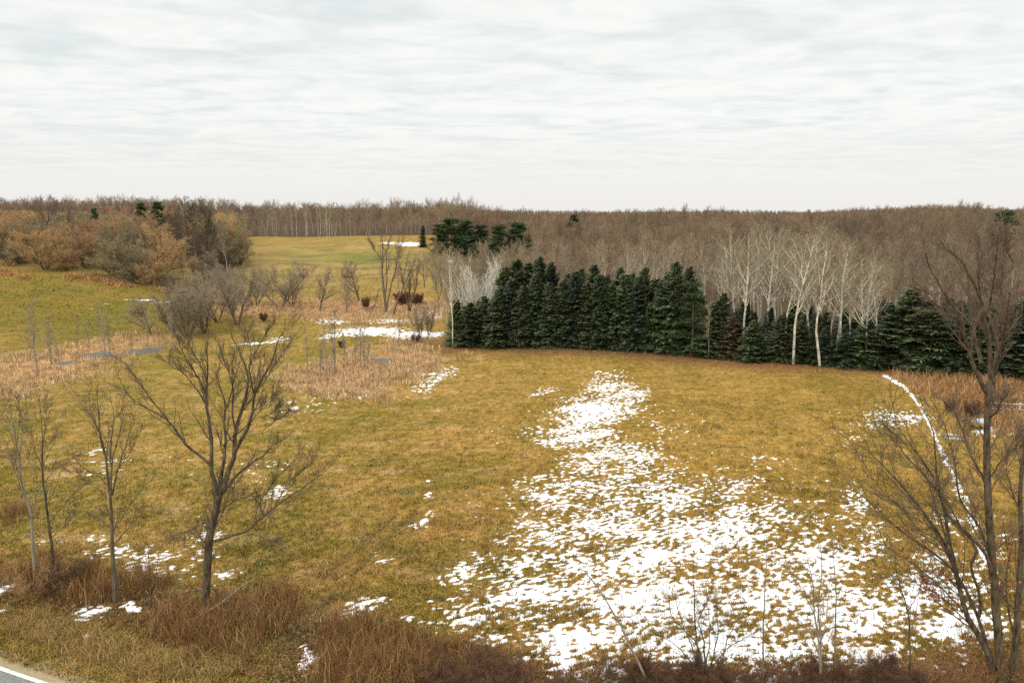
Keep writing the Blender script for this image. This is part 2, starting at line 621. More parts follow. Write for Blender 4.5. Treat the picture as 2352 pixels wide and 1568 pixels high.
def ground_color(x, y, u, v):
    n1 = fbm(x / 9.0, y / 9.0, 21, 3)
    n2 = fbm(x / 2.2, y / 1.6, 33, 3)
    n3 = fbm(x / 0.55, y / 0.5, 44, 2)
    straw = np.array([0.345, 0.215, 0.062])
    olive = np.array([0.185, 0.140, 0.024])
    green = np.array([0.105, 0.115, 0.020])
    brown = np.array([0.215, 0.128, 0.040])
    tan = np.array([0.46, 0.31, 0.145])
    f = np.clip(0.47 + 0.7 * n1 + 0.8 * n2 + 0.55 * n3, 0, 1)[..., None]
    c = olive * (1 - f) + straw * f
    g = np.clip(1.5 * (fbm(x / 6.0 + 40, y / 3.6, 71, 4) + 0.55 * n2 - 0.10), 0, 1)[..., None]
    left = (1 - sstep(900, 1250, u))[..., None]
    c = c * (1 - g * (0.3 + 0.5 * left)) + green * g * (0.3 + 0.5 * left)
    # dry tan tufts, mostly left and middle
    w = np.clip(2.2 * (fbm(x / 2.6 + 9, y / 1.9, 81, 4) - 0.12 - 0.1 * sstep(1000, 1400, u)), 0, 1)[..., None]
    c = c * (1 - 0.7 * w) + tan * 0.7 * w
    # right part of the field is browner gold
    r = (sstep(1000, 1500, u) * sstep(780, 900, v))[..., None]
    gold = np.array([0.262, 0.172, 0.036])
    c = c * (1 - 0.5 * r) + gold * (0.75 + 0.5 * f) * 0.5 * r
    # a few dark tussocks
    k = np.clip(7 * (vnoise(x / 1.9 + 5, y / 1.1, 91) - 0.58), 0, 1)[..., None]
    c = c * (1 - 0.6 * k) + np.array([0.06, 0.085, 0.022]) * 0.6 * k
    # left field greener
    lf = np.clip(1.5 * soft_blobs([(80, 710, 360, 75, 4, 1.0), (330, 700, 140, 60, 0, .9)], u, v), 0, 1)[..., None]
    gm = np.clip(0.5 + 1.5 * fbm(x / 11.0, y / 6.0, 55, 4) + 0.5 * n2, 0, 1)[..., None]
    leftc = np.array([0.125, 0.115, 0.020]) * (1 - gm) + np.array([0.205, 0.142, 0.028]) * gm
    c = c * (1 - lf * 0.85) + leftc * lf * 0.85
    # far field
    ff = soft_blobs([(760, 610, 300, 55, 0, 1.0)], u, v)[..., None]
    ff = np.clip(ff * 1.3, 0, 1)
    fc = np.array([0.275, 0.195, 0.068]) * (0.75 + 0.45 * gm)
    gp_ = soft_blobs([(840, 592, 110, 14, 0, 1.0), (700, 588, 60, 7, 0, .7)], u, v)[..., None]
    fc = fc * (1 - .8 * gp_) + np.array([0.125, 0.155, 0.032]) * .8 * gp_
    c = c * (1 - ff) + fc * ff
    # reed beds
    rb = np.clip(1.5 * soft_blobs(REED_BLOBS + BACKREED, u, v) - 0.35 + 0.25 * n2, 0, 1)[..., None]
    c = c * (1 - rb) + np.array([0.42, 0.25, 0.12]) * (0.75 + 0.5 * f) * rb
    rg = np.clip(1.6 * soft_blobs(RIGHTGRASS, u, v) - 0.3 + 0.2 * n2, 0, 1)[..., None]
    c = c * (1 - rg) + np.array([0.24, 0.135, 0.05]) * (0.75 + 0.5 * f) * rg
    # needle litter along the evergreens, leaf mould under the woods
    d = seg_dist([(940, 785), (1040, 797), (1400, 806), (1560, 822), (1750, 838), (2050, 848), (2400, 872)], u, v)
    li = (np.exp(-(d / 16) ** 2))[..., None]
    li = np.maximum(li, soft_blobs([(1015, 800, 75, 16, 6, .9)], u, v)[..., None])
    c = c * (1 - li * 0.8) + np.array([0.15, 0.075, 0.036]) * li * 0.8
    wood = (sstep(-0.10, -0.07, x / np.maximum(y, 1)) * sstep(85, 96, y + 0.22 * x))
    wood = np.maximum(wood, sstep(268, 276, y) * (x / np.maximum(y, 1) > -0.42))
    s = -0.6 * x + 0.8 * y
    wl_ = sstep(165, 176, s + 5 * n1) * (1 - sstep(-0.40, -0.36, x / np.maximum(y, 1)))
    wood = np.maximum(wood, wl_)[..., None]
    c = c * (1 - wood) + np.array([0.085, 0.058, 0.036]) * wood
    # overgrown fence row along the road
    fd = seg_dist(FENCEROW_PX, u, v)
    fr = np.clip(1.25 * np.exp(-(fd / 62) ** 2) + 0.35 * n2, 0, 1)[..., None]
    fr = fr * sstep(1150, 1330, v)[..., None]
    c = c * (1 - 0.8 * fr) + np.array([0.125, 0.068, 0.030]) * (0.7 + 0.6 * f) * 0.8 * fr
    # worn wheel tracks
    td = np.minimum(seg_dist([(955, 1175), (880, 1250), (800, 1330), (740, 1400)], u, v),
                    seg_dist([(905, 1185), (830, 1255), (740, 1330)], u, v))
    tr = (1.5 * np.exp(-(td / 7) ** 2) * np.clip(0.65 + n3, 0, 1))[..., None]
    c = c * (1 - 0.5 * tr) + np.array([0.10, 0.075, 0.03]) * 0.5 * tr
    db = soft_blobs([(690, 1440, 110, 90, 0, .8), (640, 1400, 160, 50, 0, .5)], u, v)[..., None]
    c = c * (1 - 0.6 * db) + np.array([0.15, 0.105, 0.045]) * 0.6 * db
    return c * (np.array([1.0, 0.935, 0.92]) * (1 - 0.0) + np.array([-0.05, 0.0, 0.0]) * (1 - sstep(500, 1100, u))[..., None]) * (1.03 + 0.30 * n3)[..., None]


def snow_cover(u, v):
    B = [(1365, 945, 110, 42, -8, .78), (1390, 890, 60, 30, 0, .62), (1440, 915, 60, 45, 0, .6), (1330, 1000, 110, 45, 0, .68),
         (1400, 860, 55, 12, 0, .5), (1250, 900, 70, 14, -10, .42),
         (1420, 1060, 150, 60, 0, .62), (1300, 1130, 170, 60, -8, .58), (1480, 1150, 200, 70, -8, .62), (1360, 1210, 230, 70, -10, .66),
         (1640, 1130, 170, 50, -8, .5), (1740, 1055, 60, 18, 0, .44), (1620, 1230, 260, 80, -10, .74), (1480, 1290, 300, 80, -10, .76),
         (1200, 1290, 190, 60, -12, .55), (1080, 1320, 100, 60, -10, .5), (1230, 1370, 240, 60, -12, .74), (1080, 1420, 160, 40, -15, .62),
         (1560, 1390, 330, 90, 0, .82), (1850, 1300, 200, 80, -15, .74), (1860, 1190, 120, 40, -10, .42), (1900, 1230, 100, 50, 0, .5),
         (1960, 1160, 45, 60, 0, .52), (2010, 1240, 55, 60, 0, .5), (1920, 1400, 260, 80, 0, .78), (2120, 1370, 180, 80, -10, .76),
         (2200, 1440, 160, 70, 0, .72), (1700, 1480, 330, 60, 0, .80), (1330, 1470, 190, 60, -5, .82), (1330, 1530, 120, 50, 0, .72),
         (1150, 1460, 120, 40, -10, .5), (2000, 1500, 250, 50, 0, .62), (1750, 1545, 200, 30, 0, .6), (2180, 1200, 60, 60, 0, .42),
         (2150, 1290, 80, 60, 0, .52), (2070, 960, 80, 20, 0, .6), (2020, 965, 60, 40, 0, .42), (1940, 1010, 90, 70, 0, .30),
         (2290, 1250, 50, 80, 0, .45), (2270, 990, 35, 14, 0, .8), (2250, 965, 20, 8, 0, .8), (2190, 1003, 30, 6, 10, .8), (2320, 965, 40, 10, 0, .4),
         (975, 1195, 36, 18, -25, .60), (985, 1137, 22, 9, -15, .62), (880, 1280, 50, 40, -40, .36), (840, 1385, 62, 20, -15, .66), (905, 1420, 60, 12, 0, .5),
         (715, 1515, 38, 46, 0, .78), (800, 1410, 40, 15, -20, .5), (985, 1105, 16, 6, 0, .5), (1120, 990, 22, 6, 0, .5),
         (850, 761, 92, 11, -2, .9), (950, 768, 66, 10, 0, .85), (765, 771, 42, 6, -8, .8), (1003, 769, 18, 6, -8, 1.0),
         (600, 787, 62, 4, -4, .70), (640, 778, 30, 5, 0, .6), (760, 738, 60, 9, 0, .55), (900, 738, 90, 10, 0, .55), (985, 722, 40, 15, 0, .62), (850, 700, 50, 9, 0, .42),
         (938, 561, 34, 5, 0, 1.0), (893, 558, 22, 2.5, 0, .85), (1040, 600, 20, 4, 0, .85),
         (335, 689, 46, 2.5, 0, .72), (362, 694, 36, 5, 0, .55), (250, 699, 26, 3, 0, .6), (200, 708, 40, 5, 0, .42),
         (250, 1265, 80, 45, 10, .44), (380, 1290, 130, 40, 5, .48), (470, 1240, 60, 60, 0, .46), (530, 1320, 50, 25, 0, .48), (120, 1260, 80, 40, 0, .33),
         (20, 1345, 50, 20, -15, .66), (200, 1405, 52, 20, -10, .72), (235, 1365, 16, 16, 0, .7), (300, 1395, 22, 16, 0, .7), (5, 1405, 24, 12, 0, .6),
         (190, 1460, 40, 12, 0, .5), (400, 1440, 22, 8, 0, .58), (300, 1520, 40, 8, 0, .42), (620, 1080, 110, 70, -20, .30), (210, 1060, 140, 60, 0, .33),
         (640, 1130, 70, 40, -20, .38), (690, 930, 100, 30, 0, .38), (980, 880, 70, 30, -30, .46), (1030, 855, 40, 20, 0, .46), (800, 905, 120, 14, 5, .36),
         (440, 1060, 100, 60, 0, .22), (90, 1320, 80, 30, 0, .38), (1500, 1000, 200, 120, 0, .30), (1300, 1000, 200, 120, 0, .30), (1750, 1100, 300, 120, 0, .28), (1150, 1200, 150, 160, 0, .27)]
    c = np.zeros(np.shape(u))
    for b in B:
        c = np.maximum(c, b[-1] * blob(*b[:-1], u=u, v=v) ** 0.8)
    st = seg_dist([(2030, 862), (2080, 890), (2115, 935), (2135, 975), (2160, 1030), (2185, 1080), (2215, 1150), (2240, 1210), (2265, 1290)], u, v)
    wd = 4.2 + 11 * sstep(1000, 1150, v)
    c = np.maximum(c, 0.92 * np.exp(-(st / wd) ** 2) * (1 - 0.35 * sstep(1000, 1100, v)))
    return c


def snow_field(x, y, u, v):
    ca, sa = math.cos(0.42), math.sin(0.42)
    a, b = (x * ca + y * sa), (-x * sa + y * ca)
    n = (0.44 * fbm(a / 2.4, b / 1.2, 101, 2) / 0.30 + 0.62 * fbm(a / 0.58, b / 0.27, 131, 2) / 0.30 + 0.80 * vnoise(a / 0.31, b / 0.18, 151) / 0.36) / 1.08
    c = snow_cover(u, v)
    far = sstep(90, 130, y)
    n = n * (1 - 0.3 * far)
    return 3.7 * (c - 0.57) - 4.0 * np.maximum(0.35 - c, 0) - 6 * np.maximum(0.12 - c, 0) + n


print("ground grid", NX, NY, NX * NY)
vis = (VV > 470) & (VV < 1800) & (UU > -500) & (UU < 2900) & (YY < 320)
SN = np.full(XX.shape, -9.0)
SN[vis] = snow_field(XX[vis], YY[vis], UU[vis], VV[vis])

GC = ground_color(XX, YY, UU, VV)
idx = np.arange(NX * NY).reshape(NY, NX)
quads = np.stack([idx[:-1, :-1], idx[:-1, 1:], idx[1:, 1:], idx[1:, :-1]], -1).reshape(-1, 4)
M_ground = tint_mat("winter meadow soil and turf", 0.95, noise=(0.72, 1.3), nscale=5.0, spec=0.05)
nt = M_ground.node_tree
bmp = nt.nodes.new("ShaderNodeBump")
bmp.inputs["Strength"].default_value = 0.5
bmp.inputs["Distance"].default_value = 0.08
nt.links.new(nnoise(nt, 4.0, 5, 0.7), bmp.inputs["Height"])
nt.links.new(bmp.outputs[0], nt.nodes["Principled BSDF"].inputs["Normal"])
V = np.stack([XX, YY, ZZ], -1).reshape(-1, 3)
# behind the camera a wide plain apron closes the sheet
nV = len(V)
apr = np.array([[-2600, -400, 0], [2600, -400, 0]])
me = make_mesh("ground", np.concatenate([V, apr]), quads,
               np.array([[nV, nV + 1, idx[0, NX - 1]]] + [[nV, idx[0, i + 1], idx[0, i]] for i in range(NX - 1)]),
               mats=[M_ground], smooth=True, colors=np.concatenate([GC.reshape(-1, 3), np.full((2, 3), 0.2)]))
ground = link("ground", me, kind="structure")


def sheet(name, F_, mat, thick, sharp, kind, low=-0.03, thin=False):
    """a thin crust lying on the ground where F_ > 0, its rim sinking into the turf"""
    cell = np.maximum(np.maximum(F_[:-1, :-1], F_[:-1, 1:]), np.maximum(F_[1:, 1:], F_[1:, :-1])) > 0
    q = np.stack([idx[:-1, :-1], idx[:-1, 1:], idx[1:, 1:], idx[1:, :-1]], -1)[cell]
    used, inv = np.unique(q, return_inverse=True)
    off = np.clip(F_.ravel()[used] * sharp, low, thick)
    VV_ = V[used].copy()
    VV_[:, 2] += off
    tc_ = None
    if thin:
        tc_ = np.repeat(np.clip(F_.ravel()[used] / 0.85, 0, 1)[:, None], 3, 1)
    return link(name, make_mesh(name, VV_, inv.reshape(-1, 4), mats=[mat], smooth=True, colors=tc_), kind=kind)


M_snow, nt, b = new_mat("old snow")
b.inputs["Roughness"].default_value = 0.85
b.inputs["Specular IOR Level"].default_value = 0.2
sa_ = nt.nodes.new("ShaderNodeAttribute"); sa_.attribute_name = "tint"
sm_ = nt.nodes.new("ShaderNodeMath"); sm_.operation = 'MULTIPLY_ADD'
nt.links.new(nnoise(nt, 9.0, 4, 0.7), sm_.inputs[0]); sm_.inputs[1].default_value = 0.55; nt.links.new(sa_.outputs["Fac"], sm_.inputs[2])
packed = nmix(nt, nrange(nt, nnoise(nt, 1.3, 5, 0.65), 0.3, 0.7), (0.76, 0.78, 0.81), (0.90, 0.90, 0.90))
nt.links.new(nmix(nt, nrange(nt, sm_.outputs[0], 0.22, 0.72), (0.46, 0.42, 0.33), packed), b.inputs["Base Color"])
bmp = nt.nodes.new("ShaderNodeBump")
bmp.inputs["Strength"].default_value = 0.35
bmp.inputs["Distance"].default_value = 0.05
nt.links.new(nnoise(nt, 5.0, 4, 0.6), bmp.inputs["Height"])
nt.links.new(bmp.outputs[0], b.inputs["Normal"])
snow = sheet("snow", SN, M_snow, 0.05, 0.05, "stuff", thin=True)
snow["label"] = "patchy white melting snow lying over the brown meadow grass"
snow["category"] = "snow"

# standing water between the reeds
M_water, nt, b = new_mat("shallow cold water")
b.inputs["Base Color"].default_value = (0.11, 0.105, 0.095, 1)
b.inputs["Roughness"].default_value = 0.5
b.inputs["Specular IOR Level"].default_value = 0.22
WB = [(330, 806, 75, 9, -6, 1.0), (230, 815, 60, 9, -4, 1.0), (160, 832, 60, 6, -4, .8), (880, 830, 60, 12, 0, .75), (800, 870, 50, 9, 0, .75), (900, 850, 60, 10, 0, .6)]
WF = np.full(XX.shape, -9.0)
wv = (VV > 780) & (VV < 920) & (UU > -100) & (UU < 1100)
WF[wv] = soft_blobs(WB, UU[wv], VV[wv]) - 0.55 + 0.38 * fbm(XX[wv] / 2.5, YY[wv] / 1.7, 201, 3)
water = sheet("water", WF, M_water, 0.03, 0.3, "structure")

# ------------------------------------------------------------------ road in the corner
p0, p1 = gp(0, 1530), gp(112, 1568)
rd = (p1 - p0)[:2]; rd /= np.linalg.norm(rd)
rn = np.array([rd[1], -rd[0]])
if rn[1] > 0:
    rn = -rn                                    # towards the camera = across the carriageway


def strip(name, a, b, z, mat, parent=None, kind=None, x0=-300, x1=120, n=140):
    ts = np.linspace(x0, x1, n)
    L = p0[:2] + ts[:, None] * rd + rn * a
    R = p0[:2] + ts[:, None] * rd + rn * b
    P = np.stack([L, R], 1).reshape(-1, 2)
    Z = height(P[:, 0], P[:, 1]) + z
    Vv = np.column_stack([P, Z])
    i = np.arange(n - 1) * 2
    return link(name, make_mesh(name, Vv, np.stack([i, i + 1, i + 3, i + 2], 1), mats=[mat]), parent, kind)


M_asphalt = plain_mat("worn asphalt", (0.12, 0.118, 0.112), 0.9, (0.25, 0.245, 0.23), 12.0)
M_line = plain_mat("white road paint", (0.50, 0.48, 0.43), 0.8, (0.80, 0.78, 0.71), 5.0)
M_gravel = plain_mat("sandy shoulder", (0.26, 0.20, 0.115), 0.95, (0.36, 0.29, 0.17), 9.0)
road = strip("road", 0.0, 7.0, 0.014, M_asphalt, kind="structure")
mk = strip("road_marking", 0.0, 0.16, 0.018, M_line, kind="structure")
sh = strip("road_shoulder", -0.7, 0.02, 0.009, M_gravel, kind="structure")

# ------------------------------------------------------------------ grass, reeds, litter (uncountable ground cover)
rng = np.random.default_rng(7)


def gpv(u, v):
    """ground points of many photograph positions at once (gentle ground)"""
    a = (u - PW / 2) / F
    b = (PH / 2 - v) / F
    dy = CP + b * SP
    dz = -SP + b * CP
    t = CAM_H / np.maximum(-dz, 1e-3)
    for _ in range(25):
        x, y = a * t, dy * t
        t = 0.5 * t + 0.5 * (CAM_H - height(x, y)) / np.maximum(-dz, 1e-3)
    x, y = a * t, dy * t
    return x, y, height(x, y)


def blades(x, y, z, h, w, lean, colr, rng, bend=0.5):
    """bent two-step blades; arrays of length k -> verts, quads, tris, colours"""
    k = len(x)
    az = rng.uniform(0, 2 * np.pi, k)
    fa = rng.uniform(0, 2 * np.pi, k)
    dirx, diry = np.cos(az), np.sin(az)
    wx, wy = np.cos(fa) * w / 2, np.sin(fa) * w / 2
    b0 = np.stack([x - wx, y - wy, z - 0.02], 1)
    b1 = np.stack([x + wx, y + wy, z - 0.02], 1)
    mx, my, mz = x + dirx * lean * h * 0.35, y + diry * lean * h * 0.35, z + h * 0.6
    m0 = np.stack([mx - wx * .7, my - wy * .7, mz], 1)
    m1 = np.stack([mx + wx * .7, my + wy * .7, mz], 1)
    tp = np.stack([x + dirx * lean * h, y + diry * lean * h, z + h * (1 - bend * lean * 0.4)], 1)
    Vv = np.stack([b0, b1, m1, m0, tp], 1).reshape(-1, 3)
    i = np.arange(k) * 5
    q = np.stack([i, i + 1, i + 2, i + 3], 1)
    t = np.stack([i + 3, i + 2, i + 4], 1)
    C = np.repeat(colr, 5, axis=0)
    return Vv, q, t, C


def stuff(name, label, cat, arrs, mat):
    Vs, Qs, Ts, Cs, off = [], [], [], [], 0
    for Vv, q, t, C in arrs:
        Vs.append(Vv); Qs.append(q + off); Ts.append(t + off); Cs.append(C); off += len(Vv)
    o = link(name, make_mesh(name, np.concatenate(Vs), np.concatenate(Qs), np.concatenate(Ts), mats=[mat],
                             colors=np.clip(np.concatenate(Cs), 0, 1)), kind="stuff")
    o["label"] = label
    o["category"] = cat
    return o


# field grass
K = 390000
u = rng.uniform(-560, 2910, K)
v = 600 + 1000 * rng.uniform(0, 1, K) ** 0.9
x, y, z = gpv(u, v)
sn = snow_field(x, y, u, v)
roadside = ((np.stack([x, y], 1) - p0[:2]) @ rn) < -0.35
open_ = (v > 800) | ((u < 960) & (y < 230) & (-0.6 * x + 0.8 * y < 166)) | ((u > 600) & (u < 960) & (y < 262))
keep = (sn < -0.05) & roadside & (y < 262) & (y > 18) & open_ & ((u < 1000) | (v > 800))
deep = (sn > 0.15) & roadside & (rng.uniform(0, 1, K) < 0.10)
keep = (keep | deep) & (WF.max() > -99)
x, y, z, u, v = x[keep], y[keep], z[keep], u[keep], v[keep]
c = ground_color(x, y, u, v) * rng.uniform(0.62, 1.5, len(x))[:, None]
c[:, 0] *= rng.uniform(0.92, 1.1, len(x))
pale = rng.uniform(0, 1, len(x)) < 0.16
c[pale] = np.array([0.46, 0.33, 0.16]) * rng.uniform(0.6, 1.1, pale.sum())[:, None]
hh = rng.uniform(0.05, 0.17, len(x)) * (1 + 0.9 * sstep(85, 140, y)) * (1 + 0.9 * (vnoise(x / 2.0, y / 1.5, 301) > 0.25))
arr = []
for _ in range(2):
    ox, oy = rng.normal(0, 0.06, len(x)), rng.normal(0, 0.06, len(x))
    arr.append(blades(x + ox, y + oy, z, hh * rng.uniform(.6, 1.2, len(x)), rng.uniform(0.02, 0.05, len(x)) * (1 + 1.6 * sstep(70, 140, y)),
                      rng.uniform(0.3, 1.3, len(x)), c * rng.uniform(.85, 1.15, len(x))[:, None], rng))
stuff("meadow_grass", "short straw and olive coloured winter grass of the meadow", "grass", arr, M_veg)


def scatter_px(n, blobs, thr, ymin=0, noise=0.25, seed=1, box=None):
    bx = box or (min(b[0] - 2 * b[2] for b in blobs), max(b[0] + 2 * b[2] for b in blobs),
                 min(b[1] - 2 * b[3] for b in blobs), max(b[1] + 2 * b[3] for b in blobs))
    u = rng.uniform(bx[0], bx[1], n)
    v = rng.uniform(bx[2], bx[3], n)
    x, y, z = gpv(u, v)
    m = soft_blobs(blobs, u, v) + noise * fbm(x / 2.6, y / 2.0, seed, 2) > thr
    return x[m], y[m], z[m], u[m], v[m]


def tall_clumps(x, y, z, per, hr, wr, lr, cols, spread):
    k = len(x)
    arr = []
    ci = rng.integers(0, len(cols), k)
    base = np.array(cols)[ci]
    hs = rng.uniform(0.65, 1.15, k)
    for _ in range(per):
        a = rng.normal(0, spread, (k, 2))
        cc = base * rng.uniform(0.6, 1.35, (k, 1))
        arr.append(blades(x + a[:, 0], y + a[:, 1], z, rng.uniform(*hr, k) * hs, rng.uniform(*wr, k), rng.uniform(*lr, k), cc, rng))
    return arr


REEDC = [(0.66, 0.455, 0.25), (0.58, 0.385, 0.20), (0.72, 0.52, 0.31), (0.38, 0.26, 0.13), (0.56, 0.38, 0.20), (0.30, 0.21, 0.11)]


def wet(u, v, x, y):
    return soft_blobs(WB, u, v) - 0.55 + 0.38 * fbm(x / 2.5, y / 1.7, 201, 3) < 0.05


for nm, lab, bl, n, thr, seed in (
        ("reeds", "pale orange tan reed bed with dark open water at the left field edge", REED_BLOBS[:3], 9000, 0.42, 401),
        ("reeds", "rounded reed bed with bare saplings standing in it, middle of the meadow", REED_BLOBS[3:], 8500, 0.42, 402),
        ("reeds", "long strip of tan reeds and snow below the far hill field", BACKREED, 9500, 0.40, 403)):
    x, y, z, u, v = scatter_px(int(n * 1.25), bl, thr - 0.08, seed=seed, noise=0.55)
    k = wet(u, v, x, y) & (snow_field(x, y, u, v) < 0.35)
    clump = vnoise(x / 1.5, y / 1.2, seed + 7) > -0.22
    k &= clump
    stuff(nm, lab, "reeds", tall_clumps(x[k], y[k], z[k], 9, (0.25, 0.80), (0.025, 0.06), (0.15, 1.1), REEDC, 0.27), M_veg)

x, y, z, u, v = scatter_px(11000, RIGHTGRASS, 0.30, seed=411)
stuff("tall_dry_grass", "rusty tan rough grass between the snow strip and the dark evergreens", "grass",
      tall_clumps(x, y, z, 4, (0.35, 0.95), (0.03, 0.08), (0.15, 0.8), [(0.42, 0.24, 0.10), (0.34, 0.18, 0.075), (0.48, 0.30, 0.14), (0.28, 0.15, 0.065)], 0.25), M_veg)

# rough orange bracken along the foot of the left wood
BR = [(250, 648, 50, 7, 12, 1.0), (215, 640, 30, 6, 0, 1.0), (60, 637, 16, 7, 0, .9), (165, 637, 20, 6, 0, .9), (15, 607, 22, 5, 0, 1.0), (10, 628, 22, 7, 10, 1.0), (380, 668, 40, 6, 5, .8), (290, 658, 30, 5, 0, .9)]
x, y, z, u, v = scatter_px(9000, BR, 0.45, seed=421)
zs = np.array([gp(a, b) for a, b in zip(u[:1500], v[:1500])])
stuff("bracken", "rusty orange dead bracken along the foot of the left wood", "bracken",
      tall_clumps(zs[:, 0], zs[:, 1], zs[:, 2], 5, (0.4, 1.0), (0.06, 0.14), (0.3, 1.0), [(0.46, 0.235, 0.095), (0.40, 0.20, 0.08), (0.54, 0.33, 0.15)], 0.4), M_veg)

# rough tall grass and weeds of the fence row along the road
FR = [(560, 1420, 90, 50, 0, 1.1), (860, 1500, 130, 62, 0, 1.2), (800, 1540, 80, 50, 0, 1.1), (430, 1440, 120, 50, 0, .9), (250, 1345, 160, 40, 0, .75),
      (80, 1330, 110, 40, 0, .8), (40, 1180, 60, 60, 0, .45), (1050, 1540, 150, 50, 0, .9), (640, 1390, 60, 40, 0, .9), (520, 1500, 120, 50, 0, .7)]
x, y, z, u, v = scatter_px(30000, FR, 0.43, noise=0.5, seed=431, box=(-150, 1250, 1100, 1640))
k = snow_field(x, y, u, v) < 0.15
x, y, z, u, v = x[k], y[k], z[k], u[k], v[k]
stuff("roadside_weeds", "tall russet and straw coloured dead weeds along the roadside", "weeds",
      tall_clumps(x, y, z, 5, (0.22, 1.2), (0.010, 0.026), (0.1, 0.8), [(0.22, 0.105, 0.038), (0.28, 0.15, 0.055), (0.15, 0.075, 0.032), (0.42, 0.27, 0.115), (0.24, 0.125, 0.048)], 0.16), M_veg)
GOLD = [(830, 1560, 60, 40, 0, 1.1), (545, 1500, 60, 45, 0, 1.0), (560, 1450, 40, 35, 0, .8), (100, 1450, 140, 40, 10, .9), (260, 1500, 160, 40, 12, .9), (420, 1540, 150, 30, 0, .8)]
x, y, z, u, v = scatter_px(14000, GOLD, 0.40, seed=441, box=(-150, 1000, 1380, 1640))
k = (((np.stack([x, y], 1) - p0[:2]) @ rn) < -0.9) & (snow_field(x, y, u, v) < 0.1)
stuff("verge_grass", "long straw yellow grass on the verge beside the road", "grass",
      tall_clumps(x[k], y[k], z[k], 5, (0.18, 0.6), (0.010, 0.022), (0.3, 1.2), [(0.40, 0.255, 0.085), (0.33, 0.21, 0.07), (0.44, 0.30, 0.13), (0.26, 0.17, 0.05)], 0.12), M_veg)

# fallen leaves
LF = [(700, 1540, 130, 40, 0, 1.0), (1150, 1550, 200, 40, 0, .9), (2250, 1530, 160, 60, 0, 1.1), (1900, 1540, 250, 40, 0, .8), (1500, 1545, 200, 30, 0, .8), (560, 1530, 80, 30, 0, .7)]
x, y, z, u, v = scatter_px(26000, LF, 0.40, seed=451, box=(400, 2450, 1440, 1640))
k = len(x)
s = rng.uniform(0.03, 0.065, k)
az = rng.uniform(0, 2 * np.pi, k)
tl = rng.uniform(-0.6, 0.6, (k, 2))
e1 = np.stack([np.cos(az), np.sin(az), tl[:, 0]], 1) * s[:, None]
e2 = np.stack([-np.sin(az), np.cos(az), tl[:, 1]], 1) * (s * 0.6)[:, None]
ctr = np.stack([x, y, z + rng.uniform(0.03, 0.12, k)], 1)
Vl = np.stack([ctr - e1, ctr + e2, ctr + e1, ctr - e2], 1).reshape(-1, 3)
i = np.arange(k) * 4
LC = np.array([(0.20, 0.075, 0.035), (0.26, 0.11, 0.05), (0.14, 0.06, 0.035), (0.30, 0.15, 0.075)])[rng.integers(0, 4, k)] * rng.uniform(.6, 1.2, (k, 1))
leaf = link("fallen_leaves", make_mesh("fallen_leaves", Vl, np.stack([i, i + 1, i + 2, i + 3], 1), mats=[M_veg], colors=np.repeat(LC, 4, 0)), kind="stuff")
leaf["label"] = "red brown fallen leaves littered along the fence row"
leaf["category"] = "leaves"


